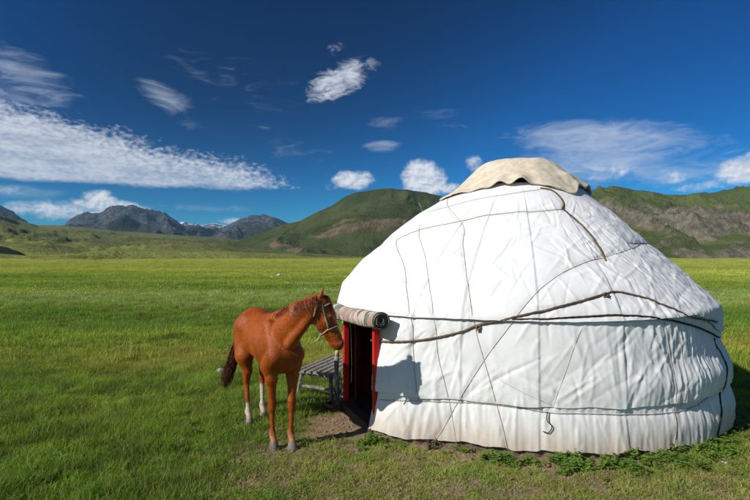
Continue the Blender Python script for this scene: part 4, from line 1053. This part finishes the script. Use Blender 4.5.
# ------------------------------------------------------------------ bench, post, coil, stones, peg
bench = empty('slatted_bench', (-.78, 7.5, 0)); tag(bench, 'low weathered wooden slatted bench standing behind the horse', 'bench')
A = np.array([-1.12, 7.12]); Bp = np.array([-.62, 6.84]); lv = np.array([.40, 1.02]); wv_ = Bp-A
def bp(u, v, z): q = A+wv_*u+lv*v; return np.array([q[0], q[1], z])
for i in range(6):
    u = .04+.184*i; b = MB(); z = .385+random.uniform(-.006,.006)
    b.beam(bp(u+random.uniform(-.01,.01), -.03+random.uniform(-.03,.02), z), bp(u+random.uniform(-.01,.01), 1.03+random.uniform(-.02,.03), z+.01), .066, .034, jit=.003); b.build('slat', M_wood, bench, smooth=False)
for v in (.10, .90):
    b = MB(); b.beam(bp(-.02, v, .345), bp(1.0, v, .345), .055, .055, jit=.002); b.build('crossbar', M_wood, bench, smooth=False)
    for (u, sp) in ((.07, -.22), (.93, .10)):
        b = MB(); b.beam(bp(u, v, .335), bp(u+sp*.5, v+(-.03 if v < .5 else .03), .0), .062, .05, up=(1, .3, 0), jit=.002); b.build('leg', M_wood, bench, smooth=False)
    b = MB(); b.beam(bp(.04, v, .15), bp(.95, v, .15), .05, .035, jit=.002); b.build('stretcher', M_wood, bench, smooth=False)

post = empty('wooden_post', (-.515, 6.76, 0)); tag(post, 'thin grey hitching post beside the red door', 'post')
b = MB(); pz = np.linspace(-.1, .66, 12); b.tube([(-.515+.006*math.sin(z*9), 6.76+.005*math.cos(z*7), z) for z in pz], [.030+.004*math.sin(z*13) for z in pz], 10); b.build('shaft', M_wood2, post)
b = MB(); b.tube([(-.515, 6.76, .655), (-.512, 6.76, .72), (-.511, 6.76, .745)], [.029, .030, .018], 10)
b.build('cut_top', mat('fresh_wood', simple((.50, .30, .17), (.62, .45, .30), 12, .8)), post)
b = MB(); a = np.linspace(0, 6*np.pi, 70); b.tube(np.stack([-.515+.040*np.cos(a), 6.76+.040*np.sin(a), .34+.05*a/a[-1]], 1), .008, 6)
b.tube(catmull([[-.475,6.76,.36],[-.44,6.74,.25],[-.46,6.72,.12],[-.50,6.70,.03]], 8), .007, 6); b.build('rope_wrap', M_cord, post)

coil = MB(); a = np.linspace(0, 9*np.pi, 160)
cc = G(333, 411)
coil.tube(np.stack([cc[0]+(.075+.02*np.sin(a*.37))*np.cos(a), cc[1]+(.07+.02*np.cos(a*.5))*np.sin(a), .02+.10*a/a[-1]+.012*np.sin(a*1.3)], 1), .012, 7)
coil.tube(catmull([[cc[0]+.05,cc[1],.12],[cc[0]+.03,cc[1]+.06,.2],[cc[0]+.0,cc[1]+.1,.28]], 6), .011, 6)
oc = coil.build('rope_coil', M_rope); tag(oc, 'heap of brown rope coiled at the foot of the post', 'rope')

def stone(c, s, seed, m, label, name='stone', squash=.7, group=None):
    V_, F_ = ball((0,0,0), 1, 14, 20); V_ = np.array(V_); n = vn(V_[:,0]*1.5+seed, V_[:,1]*1.5+V_[:,2]*1.3, 35); n2 = vn(V_[:,0]*4+seed, V_[:,2]*4+V_[:,1]*3, 36)
    V_ = V_*(1+.28*n+.07*n2)[:,None]*np.array([s, s*.8, s*squash]); V_[:,2] = np.maximum(V_[:,2], -s*.25)
    o = mesh_obj(name, V_, F_, m); o.location = (c[0], c[1], float(ground_z(c[0], c[1]))+s*.15); tag(o, label, 'stone', group); return o
M_stone = mat('stone', simple((.26, .25, .24), (.42, .41, .39), 8, .9, .8, .01)); M_pst = mat('pale_stone', simple((.50, .48, .44), (.66, .64, .60), 8, .9, .7, .01))
stone(G(221,373), .095, 1.3, M_stone, 'grey rounded stone lying in the grass left of the horse tail')
stone(G(229,374), .055, 4.7, M_pst, 'small pale stone just beside the horse tail')
stone(G(249,375), .080, 7.1, M_pst, 'pale stone in the grass behind the horse hind legs')
stone(G(257,376), .060, 2.2, M_stone, 'small grey stone seen between the horse hind legs')
stone(G(272,278.5), .16, 3.2, M_pst, 'far pale boulder left of another in the middle of the meadow', 'boulder')
stone(G(279,278.0), .25, 9.2, M_pst, 'larger far pale boulder in the middle of the meadow', 'boulder')
stone(G(722,463), .06, 5.5, M_pst, 'flat pale stone in the weeds at the yurt\'s right foot', squash=.4)

peg = empty('tent_peg', (*G(431,450), 0)); tag(peg, 'short dark peg with cord at the yurt\'s foot', 'peg'); pc = np.array([*G(431,450), 0])
b = MB(); b.tube([pc+[0,0,-.03], pc+[-.02,-.015,.05], pc+[-.035,-.03,.11]], [.014,.014,.016], 8); b.build('stake', M_drope, peg)
b = MB(); a = np.linspace(0, 5*np.pi, 50); b.tube(np.stack([pc[0]-.022+.024*np.cos(a), pc[1]-.018+.022*np.sin(a), .055+.03*a/a[-1]], 1), .006, 6)
th, l = on_yurt(436, 438); e = skin_at(np.array([th]), np.array([l]), .01)[0]; b.tube(catmull([pc+[-.02,-.02,.07], (pc+e)/2+[0,-.02,.03], e], 6), .005, 6); b.build('cord', M_rope, peg)

# ------------------------------------------------------------------ grass, weeds, flowers (uncountable: stuff)
def m_grass(c1, c2, c3, dry=.12, own=False):
    def f(t, b):
        p = wpos(t); rn = t.node('ShaderNodeObjectInfo').outputs['Random']; hgt = at(t, 'h'); bl = at(t, 'blade')
        n = t.noise(p, .45, 4, .6); st_ = t.noise(t.mapping(p, (.03, .10, 1)), 1, 5, .6)
        c = t.mix(t.ss(n, .35, .65), c1, c2); c = t.mix(t.m('MULTIPLY', t.ss(st_, .42, .6), .8), c, c3)
        if own: c = t.mix(1., t.mix(.85, c, meadow(t, p)), (2.35, 2.35, 2.1), 'MULTIPLY')
        c = t.mix(t.m('MULTIPLY', t.ss(rn, .45, .95), .6), c, (.20, .22, .035)); c = t.mix(t.m('MULTIPLY', t.ss(rn, .30, .0), .55), c, (.035, .075, .012))
        c = t.mix(t.m('MULTIPLY', t.m('GREATER_THAN', bl, 1-dry), .85), c, (.34, .28, .13))
        n.node.inputs['Scale'].default_value = .45
        setc(t, b, c); b.inputs['Roughness'].default_value = .55; b.inputs['Specular IOR Level'].default_value = .25
        # thin blades let some light through
        tr = t.node('ShaderNodeBsdfTranslucent'); t.l.new(t.mix(1., c, (1.15, 1.2, .6), 'MULTIPLY'), tr.inputs[0])
        ms = t.node('ShaderNodeMixShader', ins={0: .38}); t.l.new(b.outputs[0], ms.inputs[1]); t.l.new(tr.outputs[0], ms.inputs[2])
        t.l.new(ms.outputs[0], [n_ for n_ in t.n if n_.type == 'OUTPUT_MATERIAL'][0].inputs[0])
    return f
M_grass = mat('grass', m_grass((.090, .155, .016), (.135, .190, .020), (.175, .205, .026), .14, True))
M_pgrass = mat('pale_grass', m_grass((.17, .21, .08), (.24, .27, .13), (.28, .30, .18), .30))
M_weed = mat('weed_leaf', m_grass((.13, .25, .035), (.23, .36, .06), (.18, .30, .045), .02))
def tuft(name, nb, spread, hmin, hmax, wd, m, seed, lean=.5, heads=0):
    r = np.random.default_rng(seed); V_ = []; F_ = []; hv = []; bv = []
    for i in range(nb):
        a = r.uniform(0, 6.283); d = spread*math.sqrt(r.random()); x0, y0 = d*math.cos(a), d*math.sin(a)
        H = r.uniform(hmin, hmax); la = r.uniform(0, 6.283); ln = r.uniform(.1, lean)*H; fa = r.uniform(0, 6.283); w2 = wd*r.uniform(.6, 1.2)/2
        dx_, dy_ = math.cos(fa)*w2, math.sin(fa)*w2; k = len(V_); bb = r.random()
        for (f, wf) in ((0, 1), (.5, .85), (1, .0)):
            cx_, cy_, cz_ = x0+math.cos(la)*ln*f*f, y0+math.sin(la)*ln*f*f, H*f*(1-.15*f*ln/H)-.01*(f == 0)
            if wf: V_ += [(cx_-dx_*wf, cy_-dy_*wf, cz_), (cx_+dx_*wf, cy_+dy_*wf, cz_)]; hv += [f, f]; bv += [bb, bb]
            else: V_.append((cx_, cy_, cz_)); hv.append(f); bv.append(bb)
        F_ += [(k, k+1, k+3, k+2), (k+2, k+3, k+4)]
    me = bpy.data.meshes.new(name); me.from_pydata(V_, [], F_); me.materials.append(m)
    for nm, vals in (('h', hv), ('blade', bv)): a_ = me.attributes.new(nm, 'FLOAT', 'POINT'); a_.data.foreach_set('value', np.array(vals, np.float32))
    return bpy.data.objects.new(name, me)
def weed(name, seed, m, size=1.):
    r = np.random.default_rng(seed); V_ = []; F_ = []; hv = []; bv = []
    for s in range(r.integers(4, 7)):
        a = r.uniform(0, 6.283); H = r.uniform(.06, .16)*size; L = r.uniform(.02, .08)*size
        for q in range(r.integers(5, 9)):
            f = (q+1)/8; c = np.array([math.cos(a)*L*f, math.sin(a)*L*f, H*f]); b_ = r.uniform(0, 6.283); ll = r.uniform(.025, .05)*size; ww = ll*.38
            d = np.array([math.cos(b_), math.sin(b_), r.uniform(-.1, .5)]); sd_ = np.array([-math.sin(b_), math.cos(b_), r.uniform(-.2, .2)])
            k = len(V_); V_ += [tuple(c), tuple(c+d*ll*.45+sd_*ww), tuple(c+d*ll+np.array([0,0,-.006])), tuple(c+d*ll*.45-sd_*ww)]; F_.append((k, k+1, k+2, k+3)); hv += [f]*4; bv += [r.random()*.9]*4
    me = bpy.data.meshes.new(name); me.from_pydata(V_, [], F_); me.materials.append(m)
    for nm, vals in (('h', hv), ('blade', bv)): a_ = me.attributes.new(nm, 'FLOAT', 'POINT'); a_.data.foreach_set('value', np.array(vals, np.float32))
    return bpy.data.objects.new(name, me)
def scatter(name, label, pts, scl, protos, cat, seed=1):
    """one object: its vertices carry copies of the protos"""
    col = bpy.data.collections.new(name+'_sources')
    for p in protos: col.objects.link(p)
    me = bpy.data.meshes.new(name); me.vertices.add(len(pts)); me.vertices.foreach_set('co', np.asarray(pts, np.float32).ravel())
    a_ = me.attributes.new('scl', 'FLOAT_VECTOR', 'POINT'); a_.data.foreach_set('vector', np.asarray(scl, np.float32).ravel())
    r = np.random.default_rng(seed); rot = np.zeros((len(pts), 3)); rot[:,2] = r.uniform(0, 6.283, len(pts)); rot[:,0] = r.normal(0, .08, len(pts)); rot[:,1] = r.normal(0, .08, len(pts))
    a_ = me.attributes.new('rot', 'FLOAT_VECTOR', 'POINT'); a_.data.foreach_set('vector', rot.astype(np.float32).ravel())
    o = bpy.data.objects.new(name, me); C.objects.link(o)
    ng = bpy.data.node_groups.new(name, 'GeometryNodeTree'); ng.interface.new_socket('Geometry', in_out='INPUT', socket_type='NodeSocketGeometry'); ng.interface.new_socket('Geometry', in_out='OUTPUT', socket_type='NodeSocketGeometry')
    N = ng.nodes; Lk = ng.links; gi = N.new('NodeGroupInput'); go = N.new('NodeGroupOutput')
    mp = N.new('GeometryNodeMeshToPoints'); ip = N.new('GeometryNodeInstanceOnPoints'); ci = N.new('GeometryNodeCollectionInfo')
    ci.inputs['Collection'].default_value = col; ci.inputs['Separate Children'].default_value = True; ci.inputs['Reset Children'].default_value = True
    def na(nm): n = N.new('GeometryNodeInputNamedAttribute'); n.data_type = 'FLOAT_VECTOR'; n.inputs[0].default_value = nm; return n.outputs[0]
    e2r = N.new('FunctionNodeEulerToRotation'); Lk.new(na('rot'), e2r.inputs[0])
    Lk.new(gi.outputs[0], mp.inputs[0]); Lk.new(mp.outputs[0], ip.inputs['Points']); Lk.new(ci.outputs[0], ip.inputs['Instance']); ip.inputs['Pick Instance'].default_value = True
    Lk.new(e2r.outputs[0], ip.inputs['Rotation']); Lk.new(na('scl'), ip.inputs['Scale']); Lk.new(ip.outputs[0], go.inputs[0])
    md = o.modifiers.new('scatter', 'NODES'); md.node_group = ng
    tag(o, label, cat, kind='stuff'); return o
def wedge(n, r0, r1, seed, half=R(56), pw=1.):
    n = int(n*56/45)
    r = np.random.default_rng(seed); a = r.uniform(-half, half, n); u = r.random(n)
    rd = np.sqrt(r0**2+(r1**2-r0**2)*u) if pw == 2 else r0*(r1/r0)**u
    return rd*np.sin(a), rd*np.cos(a), r.random(n)
def outside_yurt(x, y, m=0.):
    d = np.hypot(x-YC[0], y-YC[1]); th = np.arctan2(y-YC[1], x-YC[0]); rb = RB[0][((th+np.pi)/(2*np.pi)*NTH).astype(int) % NTH]; return d > rb+m
def mk(x, y, s, hs): return np.stack([x, y, ground_z(x, y)], 1), np.stack([s, s, s*hs], 1)
tn = [tuft('tuft', 52, .070, .02, .080, .0042, M_grass, 100+i, 1.0) for i in range(6)]
tm = [tuft('mid_tuft', 64, .12, .03, .085, .007, M_grass, 200+i, .8) for i in range(5)]
tf = [tuft('far_tuft', 90, .55, .03, .085, .016, M_grass, 300+i, .7) for i in range(5)]
tp = [tuft('pale_tuft', 50, .26, .08, .22, .009, M_pgrass, 400+i, .5) for i in range(4)]
x, y, u = wedge(36000, 2.2, 11.5, 11, pw=2); s0 = soil_amount(x, y); lush = .5+.5*fbm(x*1.5, y*1.5, 4, 70)*2.2
k = (u > s0*1.02-.02) & outside_yurt(x, y, .02); x, y, s0, lush = x[k], y[k], s0[k], lush[k]
hsc = np.clip(.45+lush*.85, .3, 1.8)*(1-.6*np.clip(s0, 0, 1))*(.62+.55*sstep(-x, -.2, 2.2))
pts, scl = mk(x, y, rng.uniform(.55, 1.0, len(x))**2*1.9, hsc); scatter('grass', 'short green meadow grass round the horse and yurt', pts, scl, tn, 'grass', 1)
x, y, u = wedge(46000, 10.5, 34, 12, pw=2); k = outside_yurt(x, y, .1); x, y = x[k], y[k]; lush = fbm(x*.7, y*1.1, 4, 71)
pts, scl = mk(x, y, rng.uniform(.5, 1.0, len(x))**2*2.2, np.clip(.9+lush*1.9, .35, 2.2)); scatter('meadow_grass', 'green meadow grass in the middle distance', pts, scl, tm, 'grass', 2)
x, y, u = wedge(60000, 30, 330, 13); lush = fbm(x*.06, y*.16, 3, 72)
pts, scl = mk(x, y, rng.uniform(.8, 1.4, len(x))*(1+np.hypot(x,y)/130), np.clip(.75+lush*1.1, .3, 1.6)); scatter('far_meadow_grass', 'green grass of the far meadow', pts, scl, tf, 'grass', 3)
x, y, u = wedge(26000, 17, 60, 14, pw=2); dens = fbm(x*.07, y*.3, 4, 73); dens += .30*np.exp(-((y-24)/4.)**2)-.08; k = (dens > .10+.25*u) & (x < 9); x, y = x[k], y[k]
pts, scl = mk(x, y, rng.uniform(.6, 1.2, len(x)), rng.uniform(.5, 1.0, len(x))); scatter('pale_meadow_grass', 'pale flowering grass in bands across the meadow', pts, scl, tp, 'grass', 4)
# leafy weeds along the yurt's foot and here and there in the grass
wd = [weed('weed', 500+i, M_weed) for i in range(6)]
th = rng.uniform(R(-136), R(-20), 5200); ex = np.abs(rng.normal(0, .17, 5200))+.03; dn = vn(th*7, ex*3, 74)*.8+vn(th*22, ex*9, 77)*1.1-.02+.34*sstep(th, R(-108), R(-88))-.35*(ex < .06)
k = rng.random(5200) < np.clip(dn, 0, .8)*.50; th, ex = th[k], ex[k]; rb = RB[0][((th+np.pi)/(2*np.pi)*NTH).astype(int) % NTH]
x = YC[0]+(rb+ex)*np.cos(th); y = YC[1]+(rb+ex)*np.sin(th)
x2, y2, u2 = wedge(2600, 3.2, 11, 15, pw=2); k = (fbm(x2*.9, y2*.9, 3, 75) > .12) & outside_yurt(x2, y2, .1) & (soil_amount(x2, y2) < .5); x = np.concatenate([x, x2[k]]); y = np.concatenate([y, y2[k]])
pts, scl = mk(x, y, rng.uniform(.45, 1.0, len(x)), rng.uniform(.4, 1.0, len(x))); scatter('weeds', 'low leafy green weeds along the foot of the yurt', pts, scl, wd, 'weeds', 5)
# white flowers
def m_fl(t, b): setc(t, b, (.72, .72, .66))
M_fl = mat('white_petals', m_fl)
def flower(seed, s):
    r = np.random.default_rng(seed); V_ = []; F_ = []
    for q in range(9):
        c = r.normal(0, s, 3)*np.array([1,1,.35])+np.array([0,0,s*4]); k = len(V_); d = s*.35
        V_ += [tuple(c+np.array(o_)*d) for o_ in ((1,0,0),(-1,0,0),(0,1,0),(0,-1,0),(0,0,1),(0,0,-1))]; F_ += [(k,k+2,k+4),(k+2,k+1,k+4),(k+1,k+3,k+4),(k+3,k,k+4),(k+2,k,k+5),(k+1,k+2,k+5),(k+3,k+1,k+5),(k,k+3,k+5)]
    me = bpy.data.meshes.new('flower'); me.from_pydata(V_, [], F_); me.materials.append(M_fl); return bpy.data.objects.new('flower', me)
r = np.random.default_rng(20); n = 900; y = 19+r.random(n)**.7*17; y[:120] = r.normal(12.4, .35, 120); x = y*r.uniform(-.70, .02, n); x[:120] = 12.4*r.uniform(-.52, -.36, 120); k = vn(x*.25, y*.5, 76) > .02; x, y = x[k], y[k]
x2, y2, _ = wedge(90, 6, 24, 21, pw=2); k = (x2 < 0); x = np.concatenate([x, x2[k]]); y = np.concatenate([y, y2[k]])
near_ = np.where(np.hypot(x, y) < 25, .3, 1.); pts, scl = mk(x, y, r.uniform(.6, 1.3, len(x))*near_, r.uniform(.8, 1.4, len(x))); scatter('wild_flowers', 'tiny white wild flowers scattered in the meadow', pts, scl, [flower(i, .028) for i in range(4)], 'flowers', 6)
# bits of dry straw and clods on the worn ground
stw = [tuft('straw', 12, .10, .01, .02, .004, mat('straw', m_hair((.32, .26, .15), (.46, .38, .24))), 600+i, 3.5) for i in range(3)]
x, y, u = wedge(9000, 3.2, 8, 22, pw=2); s0 = soil_amount(x, y); k = (s0 > .2) & outside_yurt(x, y, .0) & (u < .6); x, y = x[k], y[k]
pts, scl = mk(x, y, rng.uniform(.6, 1.3, len(x)), rng.uniform(.6, 1.2, len(x))); scatter('dry_straw', 'dry straw littering the worn earth by the door', pts, scl, stw, 'straw', 7)
def clod(seed):
    V_, F_ = ball((0,0,0), .012, 5, 7); V_ = np.array(V_)*(1+.4*np.random.default_rng(seed).normal(0, .5, (len(V_), 1))); me = bpy.data.meshes.new('clod'); me.from_pydata(V_.tolist(), [], F_); me.materials.append(M_mud2); return bpy.data.objects.new('clod', me)
M_mud2 = mat('dry_earth', simple((.17, .12, .075), (.28, .21, .14), 20, .95))
x, y, u = wedge(9000, 3.2, 8, 23, pw=2); s0 = soil_amount(x, y); k = (s0 > .3) & outside_yurt(x, y, .0) & (u < .8); x, y = x[k], y[k]
pts, scl = mk(x, y, rng.uniform(.3, 1.6, len(x)), rng.uniform(.6, 1., len(x))); scatter('earth_clods', 'small clods of dry earth on the bare ground', pts, scl, [clod(i) for i in range(4)], 'earth', 8)

# ------------------------------------------------------------------ the air: far hills fade a little
bx = MB(); bx.box((0, 0, 360), (30000, 30000, 900)); 
hz = bpy.data.materials.new('haze'); hz.use_nodes = True; t = NT(hz.node_tree); t.n.clear()
pv = t.node('ShaderNodeVolumePrincipled', ins={'Color': (.38, .70, 1, 1), 'Density': 3.2e-5}); t.l.new(pv.outputs[0], t.node('ShaderNodeOutputMaterial').inputs['Volume'])
tag(bx.build('haze', hz, smooth=False), 'thin blue air haze over the whole valley', kind='stuff')
